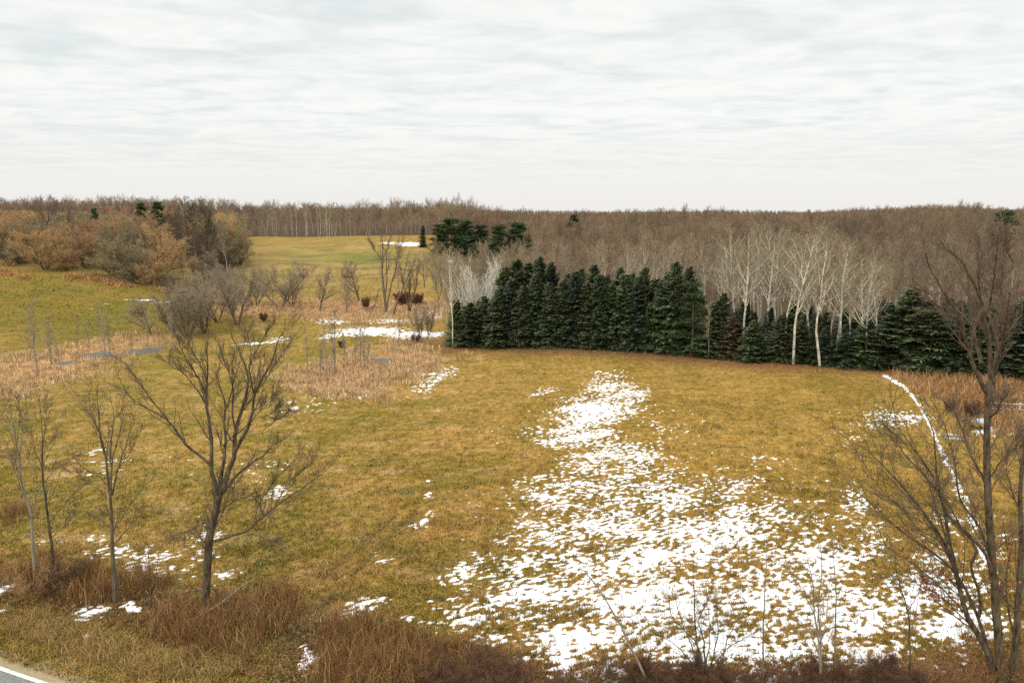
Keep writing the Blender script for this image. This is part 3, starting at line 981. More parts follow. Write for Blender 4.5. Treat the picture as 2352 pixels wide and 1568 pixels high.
# ------------------------------------------------------------------ evergreens
def spruce_mesh(seed, H=10.0, R=2.35, dense=1.0, dark=(0.024, 0.038, 0.015), light=(0.155, 0.19, 0.07), tip=(0.27, 0.295, 0.175), ragged=0.2):
    rg = np.random.default_rng(seed)
    Vs, Cs = [], []
    nb = int(400 * dense)
    zf = np.sort(rg.uniform(0.02, 0.985, nb) ** 1.12)
    zf = np.round(zf * 30) / 30 + rg.normal(0, 0.006, nb)            # whorls
    zf = np.clip(zf, 0.015, 0.99)
    az = rg.uniform(0, 2 * np.pi, nb)
    Lb = R * (1 - zf) ** 0.66 * rg.uniform(1 - 2 * ragged, 1 + ragged, nb) * (1 + 0.12 * np.sin(az * 2 + seed)) + 0.12
    Lb *= np.where(zf < 0.1, 0.85, 1)
    el0 = np.radians(-12 + 50 * zf ** 1.5 + rg.normal(0, 6, nb))
    spr = 26
    for bi in range(nb):
        ca, sa = math.cos(az[bi]), math.sin(az[bi])
        s = np.linspace(0.12, 1.0, spr)
        L = Lb[bi]
        e = el0[bi]
        rr = s * L * math.cos(e)
        zz_ = zf[bi] * H + s * L * math.sin(e) - 0.16 * L * s ** 1.6 * (1 - zf[bi]) + 0.11 * L * s ** 4
        P = np.stack([ca * rr, sa * rr, zz_], 1)
        side = np.where(np.arange(spr) % 2 == 0, 1.0, -1.0)
        side[-1] = 0
        a2 = az[bi] + side * np.radians(rg.uniform(35, 70, spr))
        ls = (0.34 * L * (1.05 - s * 0.75) + 0.13) * rg.uniform(0.75, 1.3, spr)
        dz = rg.uniform(-0.45, 0.18, spr)
        D = np.stack([np.cos(a2), np.sin(a2), dz], 1)
        D /= np.linalg.norm(D, axis=1, keepdims=True)
        W = np.stack([-np.sin(a2), np.cos(a2), rg.uniform(-0.9, 0.9, spr)], 1)
        W /= np.linalg.norm(W, axis=1, keepdims=True)
        w = (0.05 + 0.17 * ls)[:, None] * rg.uniform(.7, 1.2, (spr, 1)) * 0.5
        tipP = P + D * ls[:, None]
        midP = P + D * (ls * 0.5)[:, None]
        lift = np.array([0, 0, 0.03])
        Vs.append(np.stack([P, midP + W * w - lift, tipP, midP - W * w + lift], 1))
        tone_mix = rg.uniform(0, 1, spr) ** 1.8  # random tone of each needle spray, dark to light green
        cb = np.array(dark)[None] * (1 - tone_mix[:, None]) + np.array(light)[None] * tone_mix[:, None]
        tp = np.clip((s - 0.72) / 0.28, 0, 1)[:, None] * rg.uniform(0.1, 0.75) * (0.45 + 0.55 * zf[bi])
        ct = cb * (1 - tp) + np.array(tip) * tp
        Cs.append(np.stack([cb, cb, ct, cb], 1))
    Vv = np.concatenate(Vs).reshape(-1, 3)
    Cc = np.concatenate(Cs).reshape(-1, 3)
    i = np.arange(len(Vv) // 4) * 4
    crown = make_mesh("spruce_crown", Vv, np.stack([i, i + 1, i + 2, i + 3], 1), mats=[M_needle], colors=Cc)
    zt = np.linspace(-0.3, H * 0.99, 9)
    tp_ = np.stack([0.03 * np.sin(zt), 0.03 * np.cos(zt * 1.3), zt], 1)[None]
    trunk = tubes_mesh("spruce_trunk", [(tp_, np.linspace(0.17, 0.015, 9)[None], 7)], M_bark_dark)
    return trunk, crown, H


def pine_mesh(seed, H=11.0, R=2.6, dark=(0.030, 0.052, 0.020), light=(0.10, 0.145, 0.045), lo=0.18, tiers=9, open_=0.25):
    """long soft needles in rounded upturned plumes on spreading boughs"""
    rg = np.random.default_rng(seed)
    Vs, Cs, limbs = [], [], []
    for ti in range(tiers):
        zf = lo + (1 - lo) * ti / (tiers - 0.4)
        for bi in range(rg.integers(5, 8)):
            az = rg.uniform(0, 2 * np.pi)
            L = R * (1 - 0.72 * ((zf - lo) / (1 - lo)) ** 1.3) * rg.uniform(0.6, 1.12)
            z0 = H * (zf - 0.05 + rg.uniform(-0.03, 0.03))
            tipz = z0 + L * rg.uniform(0.05, 0.4)
            end = np.array([math.cos(az) * L, math.sin(az) * L, tipz])
            limbs.append(np.stack([np.array([0, 0, z0]) + (end - np.array([0, 0, z0])) * t + np.array([0, 0, -0.12 * L * t * (1 - t) * 2]) for t in np.linspace(0, 1, 5)]))
            for pi in range(rg.integers(3, 6)):
                t = rg.uniform(0.35, 1.05) if pi else 1.0
                cpos = np.array([0, 0, z0]) * (1 - t) + end * t + rg.normal(0, 0.16, 3)
                n = rg.integers(34, 52)
                D = rg.normal(0, 1, (n, 3)); D[:, 2] = np.abs(D[:, 2]) * 0.8 + 0.05
                D[:, :2] += np.array([math.cos(az), math.sin(az)]) * 0.5
                D /= np.linalg.norm(D, axis=1, keepdims=True)
                ls = rg.uniform(0.28, 0.55, n)
                st = cpos + rg.normal(0, 0.17, (n, 3)) * np.array([1.3, 1.3, 0.6])
                Rn = rg.normal(0, 1, (n, 3))
                W = np.cross(D, Rn); W /= np.linalg.norm(W, axis=1, keepdims=True)
                w = rg.uniform(0.035, 0.075, n)[:, None]
                tp = st + D * ls[:, None]; md = st + D * (ls * 0.6)[:, None]
                Vs.append(np.stack([st, md + W * w, tp, md - W * w], 1))
                br = rg.uniform(0, 1, n) ** 1.4 * rg.uniform(0.5, 1.2)
                br = np.clip(br, 0, 1)[:, None]
                cb = np.array(dark) * (1 - br) + np.array(light) * br
                Cs.append(np.repeat(cb[:, None, :], 4, 1))
    Vv = np.concatenate(Vs).reshape(-1, 3); Cc = np.concatenate(Cs).reshape(-1, 3)
    i = np.arange(len(Vv) // 4) * 4
    crown = make_mesh("pine_crown", Vv, np.stack([i, i + 1, i + 2, i + 3], 1), mats=[M_needle], colors=Cc)
    zt = np.linspace(-0.3, H * 0.96, 8)
    tr = np.stack([0.06 * np.sin(zt * .7), 0.05 * np.cos(zt * .9), zt], 1)[None]
    lb = np.stack(limbs)
    trunk = tubes_mesh("pine_trunk", [(tr, np.linspace(0.2, 0.03, 8)[None], 7), (lb, taper_r(np.full(len(lb), 0.045), 5, 0.3), 4)], M_bark_grey)
    return trunk, crown, H


SPRUCES = [spruce_mesh(11), spruce_mesh(12, R=2.15), spruce_mesh(13, R=2.6, ragged=0.24), spruce_mesh(14, R=2.3, light=(0.085, 0.112, 0.070), tip=(0.18, 0.21, 0.165)),
           spruce_mesh(15, R=2.45, light=(0.105, 0.125, 0.055), tip=(0.19, 0.20, 0.11))]
SPRUCE_BROWN = spruce_mesh(16, R=2.3, dense=0.6, dark=(0.075, 0.05, 0.028), light=(0.17, 0.12, 0.065), tip=(0.20, 0.15, 0.09), ragged=0.25)
SPRUCE_OPEN = [spruce_mesh(17, R=2.7, dense=0.55, ragged=0.25), spruce_mesh(18, R=2.5, dense=0.5, ragged=0.3, light=(0.06, 0.085, 0.05))]
PINES = [pine_mesh(31, lo=0.06, tiers=13), pine_mesh(32, R=2.9, lo=0.06, tiers=13)]
PINE_TOP = [pine_mesh(33, R=2.3, lo=0.45, tiers=6), pine_mesh(34, R=2.6, lo=0.4, tiers=6)]


def evergreen(name, proto, base, top_z, label, group=None, wide=1.0, rot=0.0, cat="evergreen tree"):
    tr, cr, H = proto
    Hh = top_z - base[2]
    s = Hh / H
    o = thing(name, label, cat, base, rot, group, (s * wide, s * wide, s))
    link("trunk", tr, o)
    link("crown", cr, o)
    return o


ORD = ["first", "second", "third", "fourth", "fifth", "sixth", "seventh", "eighth", "ninth", "tenth", "eleventh", "twelfth",
       "thirteenth", "fourteenth", "fifteenth", "sixteenth", "seventeenth", "eighteenth", "nineteenth", "twentieth"]


def row_base(px):
    return np.interp(px, [940, 1040, 1150, 1280, 1400, 1540, 1700, 1900, 2050, 2200, 2400], [790, 794, 797, 797, 800, 813, 828, 841, 845, 855, 870])


rr = random.Random(4)
front = [(1050, 692), (1082, 696), (1112, 684), (1146, 668), (1172, 640), (1203, 652), (1232, 636), (1262, 652), (1290, 640), (1318, 622), (1346, 648), (1374, 634), (1402, 650), (1432, 630), (1462, 640), (1490, 690), (1514, 648), (1543, 600)]
for i, (px, top) in enumerate(front):
    b = gp(px, row_base(px) - rr.uniform(0, 4))
    tz = at(px, top + rr.uniform(-7, 7), b[1])[2]
    evergreen("spruce", SPRUCES[(i * 3 + 1) % 5], b, tz, f"dark green spruce, {ORD[i]} from the left along the front of the evergreen row",
              "spruces of the front row", wide=rr.uniform(0.98, 1.22) * (1.0 if i > 3 else 1.35), rot=rr.uniform(0, 6.28))
back = [(1070, 702), (1098, 690), (1130, 690), (1160, 612), (1184, 596), (1212, 604), (1238, 588), (1264, 602), (1300, 628), (1332, 616), (1360, 608), (1390, 630), (1420, 614), (1448, 626), (1476, 616), (1502, 640), (1528, 622), (1575, 612)]
for i, (px, top) in enumerate(back):
    f = gp(px, row_base(px))
    k = 1 + rr.uniform(0.04, 0.085)
    b = gxy(f[0] * k, f[1] * k)
    tz = at(px, top, b[1])[2]
    evergreen("spruce", SPRUCES[(i * 2 + 4) % 5], b, tz, f"spruce with paler top, {ORD[i]} from the left in the second evergreen row",
              "spruces of the second row", wide=rr.uniform(0.95, 1.2) * (1.0 if i > 2 else 1.3), rot=rr.uniform(0, 6.28))
for i, px in enumerate([1190, 1225, 1262, 1310, 1365, 1440, 1500]):
    f = gp(px, row_base(px))
    k = 1 + rr.uniform(0.11, 0.16)
    b = gxy(f[0] * k, f[1] * k)
    tz = at(px, [598, 604, 612, 632, 626, 630, 640][i], b[1])[2]
    evergreen("spruce", SPRUCES[(i + 2) % 5], b, tz, "spruce tip showing over the second evergreen row",
              "spruces of the hidden third row", wide=1.0, rot=rr.uniform(0, 6.28))
b = gp(1588, 817)
evergreen("pine", PINES[0], b, at(1588, 645, b[1])[2], "bright green bushy pine at the right end of the spruce row", None, 1.12, 1.0)
right = [(1640, 690, 0), (1682, 715, 9), (1728, 735, 0), (1790, 722, 1), (1840, 735, 2), (1892, 752, 3), (1938, 745, 8), (1985, 735, 7), (2035, 700, 8), (2082, 662, 2), (2135, 705, 7), (2190, 690, 8), (2248, 715, 7), (2300, 700, 8), (2350, 668, 7), (2400, 690, 8)]
for i, (px, top, kind) in enumerate(right):
    b = gp(px, row_base(px) - rr.uniform(1, 5))
    pr = SPRUCE_BROWN if kind == 9 else (SPRUCE_OPEN[kind - 7] if kind >= 7 else SPRUCES[kind % 5])
    lab = ("rusty half dead spruce just right of the bushy pine" if kind == 9 else
           f"dark shaded spruce, {ORD[i]} along the row under the pale aspens from the bushy pine")
    evergreen("spruce", pr, b, at(px, top, b[1])[2], lab, "dark spruces beneath the aspens", wide=rr.uniform(1.6, 2.0), rot=rr.uniform(0, 6.28))
for i, (px, top) in enumerate([(1655, 672), (1705, 690), (1760, 715), (1815, 690), (1870, 720), (1960, 712), (2010, 690), (2060, 705), (2115, 690), (2165, 685), (2225, 690), (2280, 690), (2330, 690)]):
    f = gp(px, row_base(px))
    k = 1 + rr.uniform(0.05, 0.1)
    b = gxy(f[0] * k, f[1] * k)
    evergreen("spruce", (SPRUCES + SPRUCE_OPEN)[(i * 3) % 7], b, at(px, top, b[1])[2], "dark spruce standing behind the row under the aspens",
              "dark spruces of the back row", wide=rr.uniform(1.3, 1.7), rot=rr.uniform(0, 6.28))

for i, (px, top) in enumerate([(1640, 700), (1680, 708), (1725, 716), (1765, 705), (1805, 712), (1850, 700), (1890, 716), (1935, 702), (1980, 712), (2030, 694), (2090, 700), (2150, 692), (2210, 698), (2265, 690), (2320, 690)]):
    f = gp(px, row_base(px))
    k = 1 + rr.uniform(0.12, 0.19)
    b = gxy(f[0] * k, f[1] * k)
    evergreen("spruce", SPRUCES[(i * 2) % 5], b, at(px, top, b[1])[2], "dark spruce top showing behind the two rows under the aspens",
              "dark spruces of the hidden row", wide=rr.uniform(1.3, 1.7), rot=rr.uniform(0, 6.28))
# pines and cedars farther off
for i, (px, py, top, w, pr, lab) in enumerate([
        (1008, 582, 514, 1.7, 0, "broad dark pine, leftmost of the clump beside the far snow patch"),
        (1038, 585, 500, 2.0, 1, "tallest pine in the clump at the corner of the far field"),
        (1074, 585, 505, 1.9, 0, "round pine right of the tallest one in the far clump"),
        (1104, 588, 515, 1.7, 1, "low pine at the right end of the far clump")]):
    b = gp(px, py)
    evergreen("pine", PINES[pr], b, at(px, top, b[1])[2], lab, "far pines by the field corner", w, i * 1.3)
b = gp(972, 568)
evergreen("spruce", SPRUCES[3], b, at(972, 518, b[1])[2], "small conical spruce alone at the edge of the far snow patch", None, 1.0, 0.4)
for px, Y, top, w, lab in [(1148, 175, 510, 1.2, "green pine top in the wood, left of two close together"),
                           (1188, 178, 504, 1.25, "green pine top in the wood, right of two close together"),
                           (1318, 300, 488, .9, "small dark pine tip on the far horizon wood"),
                           (218, 190, 474, 0.62, "slim green pine beside the yellow brown tree in the left wood"),
                           (326, 200, 461, .75, "green pine half hidden by bare twigs, left of a pair"),
                           (364, 200, 458, .9, "dense green pine on the skyline of the left wood"),
                           (2310, 190, 476, 1.1, "dark pine top on the skyline behind the tall roadside tree")]:
    x, y, _ = at(px, 500, Y)
    b = gxy(x, y)
    evergreen("pine", PINE_TOP[int(px) % 2], b, at(px, top, Y)[2], lab, None, w, px)


# ------------------------------------------------------------------ bare trees
def bare_tree_meshes(seed, H=12.0, limb_f=0.5, r=0.16, clear=0.3, nl=13, ang=(25, 50), llen=0.42, taper=0.55, up=0.5, sub=7, tw=7, sub2=0,
                     wig=0.05, twig_r=0.012, mats=None, stems=1, spread=0.1, leaf=0):
    rg = np.random.default_rng(seed)
    P0 = np.zeros((stems, 3)); P0[:, 2] = -0.2
    if stems > 1:
        a = np.arange(stems) * 2 * np.pi / stems + rg.uniform(0, 1, stems)
        P0[:, 0] = np.cos(a) * 0.12; P0[:, 1] = np.sin(a) * 0.12
        D = np.stack([np.cos(a) * spread, np.sin(a) * spread, np.ones(stems)], 1)
        D += rg.normal(0, spread * .4, D.shape)
    else:
        D = np.array([[rg.normal(0, .03), rg.normal(0, .03), 1.0]])
    D /= np.linalg.norm(D, axis=1, keepdims=True)
    tr = grow(P0, D, np.full(stems, H * 1.03) * rg.uniform(.85, 1.03, stems), 10, wig, 0.25, rg)
    trr = taper_r(np.full(stems, r), 11, 0.10)
    sp = [dict(per=nl, t0=clear, t1=0.97, ang=ang, len=llen, taper=taper, n=6, wig=wig * 2, up=up, radf=limb_f),
          dict(per=sub, t0=0.2, t1=0.98, ang=(25, 60), len=0.42, taper=0.5, n=4, wig=0.12, up=up * .8, radf=0.55, rmin=twig_r, rmax=0.03),
          dict(per=tw, t0=0.15, t1=1.0, ang=(20, 60), len=0.5, taper=0.4, n=3, wig=0.14, up=0.35, radf=0.6, rmin=twig_r * .75, rmax=twig_r * 1.3, lmin=0.25)]
    if sub2:
        sp.append(dict(per=sub2, t0=0.2, t1=1.0, ang=(20, 60), len=0.6, taper=0.3, n=2, wig=0.15, up=0.2, radf=0.7, rmin=twig_r * .6, rmax=twig_r, lmin=0.15))
    lv = branch_levels(tr, trr, sp, rg)
    top = max(l[0][..., 2].max() for l in lv)
    k = H / top
    tr = tr * k
    lv = [(p * k, q) for p, q in lv]
    return tr, trr, lv


def bare_protos(seeds, bark, twig, sides=(6, 4, 3), merged=False, **kw):
    res = []
    for s in seeds:
        tr, trr, lv = bare_tree_meshes(s, **kw)
        trunk = tubes_mesh("bare_trunk", [(tr, trr, sides[0]), (lv[0][0], lv[0][1], sides[1])], bark)
        crown = tubes_mesh("bare_crown", [(p, q, 3) for p, q in lv[1:]], twig)
        res.append((trunk, crown, kw.get('H', 12.0)))
    return res


def bare(name, proto, base, top_z, label, cat="bare tree", group=None, wide=1.0, rot=0.0, parts=("trunk", "crown")):
    tr, cr, H = proto
    s = (top_z - base[2]) / H
    o = thing(name, label, cat, base, rot, group, (s * wide, s * wide, s))
    link(parts[0], tr, o)
    link(parts[1], cr, o)
    return o


WOOD = bare_protos([51, 52, 53, 54, 55, 56], M_bark_wood, M_twig_wood, H=12.0, r=0.16, clear=0.36, nl=17, ang=(18, 44), llen=0.42, taper=0.3, sub=8, tw=9, sub2=2, twig_r=0.014, up=0.7)
EDGE = bare_protos([61, 62, 63, 64], M_bark_grey, M_twig_edge, H=9.0, r=0.2, clear=0.16, nl=18, ang=(30, 62), llen=0.55, taper=0.45, sub=9, tw=9, sub2=2, twig_r=0.020, up=0.5)
EDGE_PALE = bare_protos([65, 66], bark_mat("pale grey bark", (0.33, 0.28, 0.20), (0.54, 0.48, 0.37), 2.5, objvar=.2), M_twig_edge, H=13.0, r=0.13, clear=0.5, nl=13, ang=(18, 38), llen=0.26, sub=7, tw=7, twig_r=0.02, up=0.7)
ORANGE = bare_protos([71, 72, 73], M_bark_grey, M_twig_orange, H=8.0, r=0.16, clear=0.05, nl=28, ang=(30, 80), llen=0.66, taper=0.5, sub=10, tw=9, sub2=4, twig_r=0.013, up=0.35, stems=2, spread=0.35)
OLIVE = bare_protos([75, 76, 77], M_bark_grey, M_twig_olive, H=8.0, r=0.16, clear=0.04, nl=30, ang=(30, 82), llen=0.66, taper=0.45, sub=10, tw=9, sub2=4, twig_r=0.013, up=0.3, stems=2, spread=0.4)
TALLDARK = bare_protos([78, 79], M_bark_dark, M_twig_dark, H=14.0, r=0.22, clear=0.25, nl=22, ang=(25, 52), llen=0.46, sub=10, tw=10, sub2=3, twig_r=0.014, up=0.5)
GNARL = bare_protos([80], M_bark_dark, M_twig_dark, H=12.0, r=0.24, clear=0.3, nl=11, ang=(35, 70), llen=0.55, sub=8, tw=7, twig_r=0.026, up=0.2, wig=0.1)
ASPEN = bare_protos([81, 82, 83, 84, 85], M_bark_pale, M_twig_pale, sides=(7, 5, 3), limb_f=0.6, H=15.0, r=0.145, clear=0.36, nl=24, ang=(28, 58), llen=0.29, taper=0.55, sub=7, tw=4, twig_r=0.017, up=0.55, wig=0.04)
ASPEN_BENT = bare_protos([86, 87], M_bark_pale, M_twig_pale, sides=(7, 5, 3), limb_f=0.62, H=14.0, r=0.135, clear=0.36, nl=17, ang=(25, 60), llen=0.30, taper=0.5, sub=7, tw=5, twig_r=0.015, up=0.7, wig=0.085)
M_bark_white = bark_mat("white birch bark", (0.60, 0.56, 0.46), (0.84, 0.80, 0.70), 2.5, 0.5)
BIRCH_CLUMP = bare_protos([88, 89], M_bark_white, M_twig_white, limb_f=0.75, H=9.5, r=0.15, clear=0.25, nl=12, ang=(14, 34), llen=0.42, taper=0.5, sub=4, tw=2, twig_r=0.022, up=0.6, stems=6, spread=0.3, wig=0.05)
HAZE = bare_protos([111, 112, 113], M_bark_grey, M_twig_edge, H=9.0, r=0.13, clear=0.14, nl=17, ang=(22, 58), llen=0.44, taper=0.4, sub=9, tw=8, sub2=3, twig_r=0.013, up=0.6, stems=3, spread=0.42)
TALLRED = bare_protos([115], M_bark_grey, M_twig_red, H=12.0, r=0.19, clear=0.35, nl=14, ang=(14, 36), llen=0.3, sub=8, tw=8, sub2=2, twig_r=0.013, up=0.8, stems=4, spread=0.24)
SAPLING = bare_protos([91, 92, 93], M_bark_sapling, M_twig_edge, H=7.0, r=0.065, clear=0.25, nl=14, ang=(12, 34), llen=0.24, sub=6, tw=5, twig_r=0.014, up=0.9, wig=0.02)
SCRUB = bare_protos([95, 96, 97], M_bark_grey, M_twig_edge, H=7.0, r=0.08, clear=0.12, nl=14, ang=(15, 42), llen=0.36, sub=7, tw=6, sub2=2, twig_r=0.015, up=0.5, stems=7, spread=0.28)
M_twig_russet = twig_mat("russet brush", [(0.30, 0.165, 0.068), (0.24, 0.125, 0.055), (0.37, 0.225, 0.10)])
M_twig_bramble = twig_mat("bramble canes", [(0.13, 0.08, 0.048), (0.16, 0.085, 0.052), (0.11, 0.072, 0.042)])
M_twig_redbrush = twig_mat("red brown brush", [(0.17, 0.085, 0.05), (0.13, 0.07, 0.045), (0.21, 0.11, 0.06)])
BUSH = bare_protos([98, 99], M_twig_redbrush, M_twig_redbrush, H=2.0, r=0.03, clear=0.05, nl=12, ang=(20, 60), llen=0.5, sub=7, tw=6, twig_r=0.008, up=0.9, stems=12, spread=0.55)
THICKET = bare_protos([101, 102], M_twig_bramble, M_twig_bramble, H=2.0, r=0.02, clear=0.05, nl=13, ang=(20, 65), llen=0.6, sub=7, tw=6, twig_r=0.005, up=0.4, stems=9, spread=0.8)

rng2 = random.Random(17)

# ---- the left wood, tree by tree
LEFT = [  # px, base row, top row, width factor, proto, label
    (105, 620, 525, 1.30, ORANGE[0], "round orange brown bush tree at the near corner of the left wood"),
    (42, 606, 545, 1.2, OLIVE[0], "low olive grey bush at the far left field corner"),
    (195, 617, 512, 1.15, ORANGE[1], "rust brown round tree behind the dark hollow in the left wood"),
    (262, 640, 528, 1.15, OLIVE[1], "olive grey spreading tree in the middle of the wood edge"),
    (330, 645, 545, 1.0, OLIVE[2], "dark olive bush tree low at the wood edge"),
    (372, 642, 506, 1.12, ORANGE[2], "large orange tan tree at the wood edge"),
    (350, 655, 590, 1.3, ORANGE[1], "low tan bush under the large orange tan tree"),
    (448, 632, 447, 1.5, TALLDARK[0], "tall dark grey tree rising over the right half of the left wood"),
    (420, 640, 470, 0.8, TALLDARK[1], "second tall dark tree just left of the tallest one"),
    (484, 628, 462, 1.2, TALLDARK[1], "dark tree on the right shoulder of the tallest one"),
    (520, 600, 512, 1.15, ORANGE[0], "orange brown tree at the right end of the left wood"),
    (283, 600, 466, 1.05, ORANGE[2], "yellow brown crowned tree with light limbs in the left wood"),
    (102, 590, 446, 1.0, GNARL[0], "gnarled dark tree standing above the left wood skyline"),
    (150, 590, 452, 0.7, GNARL[0], "smaller gnarled tree beside the tallest on the left skyline"),
    (130, 600, 498, 1.0, ORANGE[1], "reddish orange crown behind the round corner bush"),
    (20, 590, 490, 1.2, OLIVE[2], "brown grey tree at the far left edge of the wood"),
    (60, 590, 496, 1.1, ORANGE[2], "brown tree between the corner bush and the gnarled tree"),
    (230, 610, 500, 1.0, OLIVE[0], "grey brown tree under the slim green pine"),
    (320, 615, 495, 1.0, OLIVE[1], "grey tree beneath the pair of green pines"),
    (400, 664, 612, 1.5, OLIVE[2], "dark low thicket at the foot of the tallest dark tree"),
    (300, 650, 600, 1.3, OLIVE[0], "low grey bush in the hollow of the wood edge"),
    (150, 622, 570, 1.2, ORANGE[0], "low brown bush beside the dark hollow"),
    (480, 655, 560, 1.0, OLIVE[1], "grey brown bush tree below the dark trees"),
]
for i, (px, py, top, w, pr, lab) in enumerate(LEFT):
    b = gp(px, py)
    bare("woodland_tree", pr, b, at(px, top, b[1])[2], lab, "bare tree", "trees of the left wood", w, rng2.uniform(0, 6.28))
n = 0
cand = []
yy = 150.0
while yy < 330:
    xx = -0.75 * yy
    while xx < -0.375 * yy:
        jx, jy = xx + rng2.uniform(-2, 2), yy + rng2.uniform(-2, 2)
        if -0.6 * jx + 0.8 * jy > 184 + 3 * math.sin(jx * .3):
            cand.append((jx, jy))
        xx += 8.0
    yy += 9.0
for (x, y) in cand:
    b = gxy(x, y)
    pxx, pyy = proj(x, y, b[2])
    top = at(float(pxx), 488 + rng2.uniform(-10, 26), y)[2]
    top = min(top, b[2] + 13)
    top = max(top, b[2] + 5.0)
    pr = rng2.choice(ORANGE + OLIVE + WOOD[:3])
    bare("woodland_tree", pr, b, top, "brown bare tree among the crowded crowns of the left wood", "bare tree", "trees inside the left wood", rng2.uniform(.9, 1.15), rng2.uniform(0, 6.28))
print("left wood", len(cand))

# ---- trees of the reed strip and hedge line in the middle distance
MID = [
    (545, 745, 588, 1.25, HAZE[0], "full rounded grey tree standing at the left end of the reed strip"),
    (500, 740, 600, 1.15, HAZE[1], "hazy grey tree left of the full rounded one by the reeds"),
    (588, 702, 596, 1.25, HAZE[2], "leaning grey tree between the two rounded crowns"),
    (645, 708, 586, 1.3, HAZE[1], "round crowned grey tree with low branches above the reeds"),
    (672, 702, 605, 1.0, HAZE[0], "smaller tree on the right shoulder of the round crowned one"),
    (470, 700, 620, 1.1, HAZE[2], "grey tree between the dark wood edge and the reed strip"),
    (520, 690, 612, 1.1, HAZE[1], "grey tree behind the full rounded one"),
    (430, 720, 640, 1.0, HAZE[0], "grey tree standing behind the many stemmed scrub"),
    (735, 714, 612, 1.01, EDGE[1], "slender dark bushy tree alone in the reed strip"),
    (824, 690, 592, 1.38, EDGE[2], "small spreading tree behind the reed strip"),
    (796, 720, 640, 0.80, EDGE[3], "short upright bushy tree in the reeds below the spreading one"),
    (940, 715, 585, 0.8, TALLRED[0], "tree leaning right at the end of the reed strip"),
    (975, 660, 578, 0.87, EDGE[3], "thin dark tree near the birches at the field corner"),
    (965, 776, 700, 0.80, SCRUB[0], "dark two stemmed bush beside the snow at the spruce row end"),
    (985, 770, 690, 0.72, SCRUB[1], "dark crooked stems touching the left end of the spruces"),
    (430, 775, 640, 1.38, SCRUB[2], "dense many stemmed scrub tree at the end of the left reed bed"),
    (470, 765, 650, 1.23, SCRUB[0], "scrub stems just right of the dense many stemmed clump"),
    (395, 760, 660, 1.16, SCRUB[1], "scrub stems just left of the dense many stemmed clump"),
    (345, 770, 672, 1.59, EDGE[2], "dark bushy small tree on the left field before the scrub"),
    (606, 738, 715, 0.87, BUSH[0], "low dark red bush at the edge of the reed strip"),
    (925, 700, 665, 1.36, BUSH[1], "dark red thicket at the back of the reed strip"),
    (960, 700, 670, 1.24, BUSH[0], "dark red thicket nearest the birches"),
    (840, 708, 680, 0.99, BUSH[1], "reddish bush between the reed strip trees"),
    (955, 785, 765, 1.24, BUSH[0], "brown bramble mound at the end of the long snow patch"),
    (785, 798, 778, 0.99, BUSH[1], "small red brown bush behind the middle reed bed"),
    (2230, 960, 915, 0.99, BUSH[0], "red brown bush beside the snow strip near the yellow cart"),
    (2180, 945, 915, 0.93, BUSH[1], "brown bush against the snow strip at the field edge"),
]
for px, py, top, w, pr, lab in MID:
    b = gp(px, py)
    isb = "bush" in lab or "thicket" in lab or "bramble" in lab
    bare("bush" if isb else "field_tree", pr, b, at(px, top, b[1])[2], lab, "bush" if isb else "bare tree", None, w, rng2.uniform(0, 6.28),
         ("stems", "twigs") if isb else ("trunk", "crown"))
SAP = [(88, 865, 682), (118, 838, 720), (180, 812, 725), (205, 800, 735), (244, 824, 690), (255, 822, 720), (140, 850, 765), (340, 800, 700), (366, 795, 722), (402, 802, 700), (300, 806, 760),
       (708, 862, 745), (735, 868, 770), (752, 868, 735), (768, 862, 705), (790, 846, 765), (800, 842, 760), (818, 840, 745), (828, 842, 740), (838, 850, 742), (845, 848, 770), (915, 800, 720), (960, 815, 745)]
for i, (px, py, top) in enumerate(SAP):
    b = gp(px, py)
    left = px < 600
    bare("sapling", SAPLING[i % 3], b, at(px, top, b[1])[2],
         (f"thin bare sapling, {ORD[sorted(s[0] for s in SAP if s[0] < 600).index(px)]} from the left in the left reed bed" if left else
          f"thin bare sapling, {ORD[sorted(s[0] for s in SAP if s[0] >= 600).index(px)]} from the left in the middle reed bed"),
         "sapling", "saplings in the left reed bed" if left else "saplings in the middle reed bed", rng2.uniform(1.0, 1.6), rng2.uniform(0, 6.28))

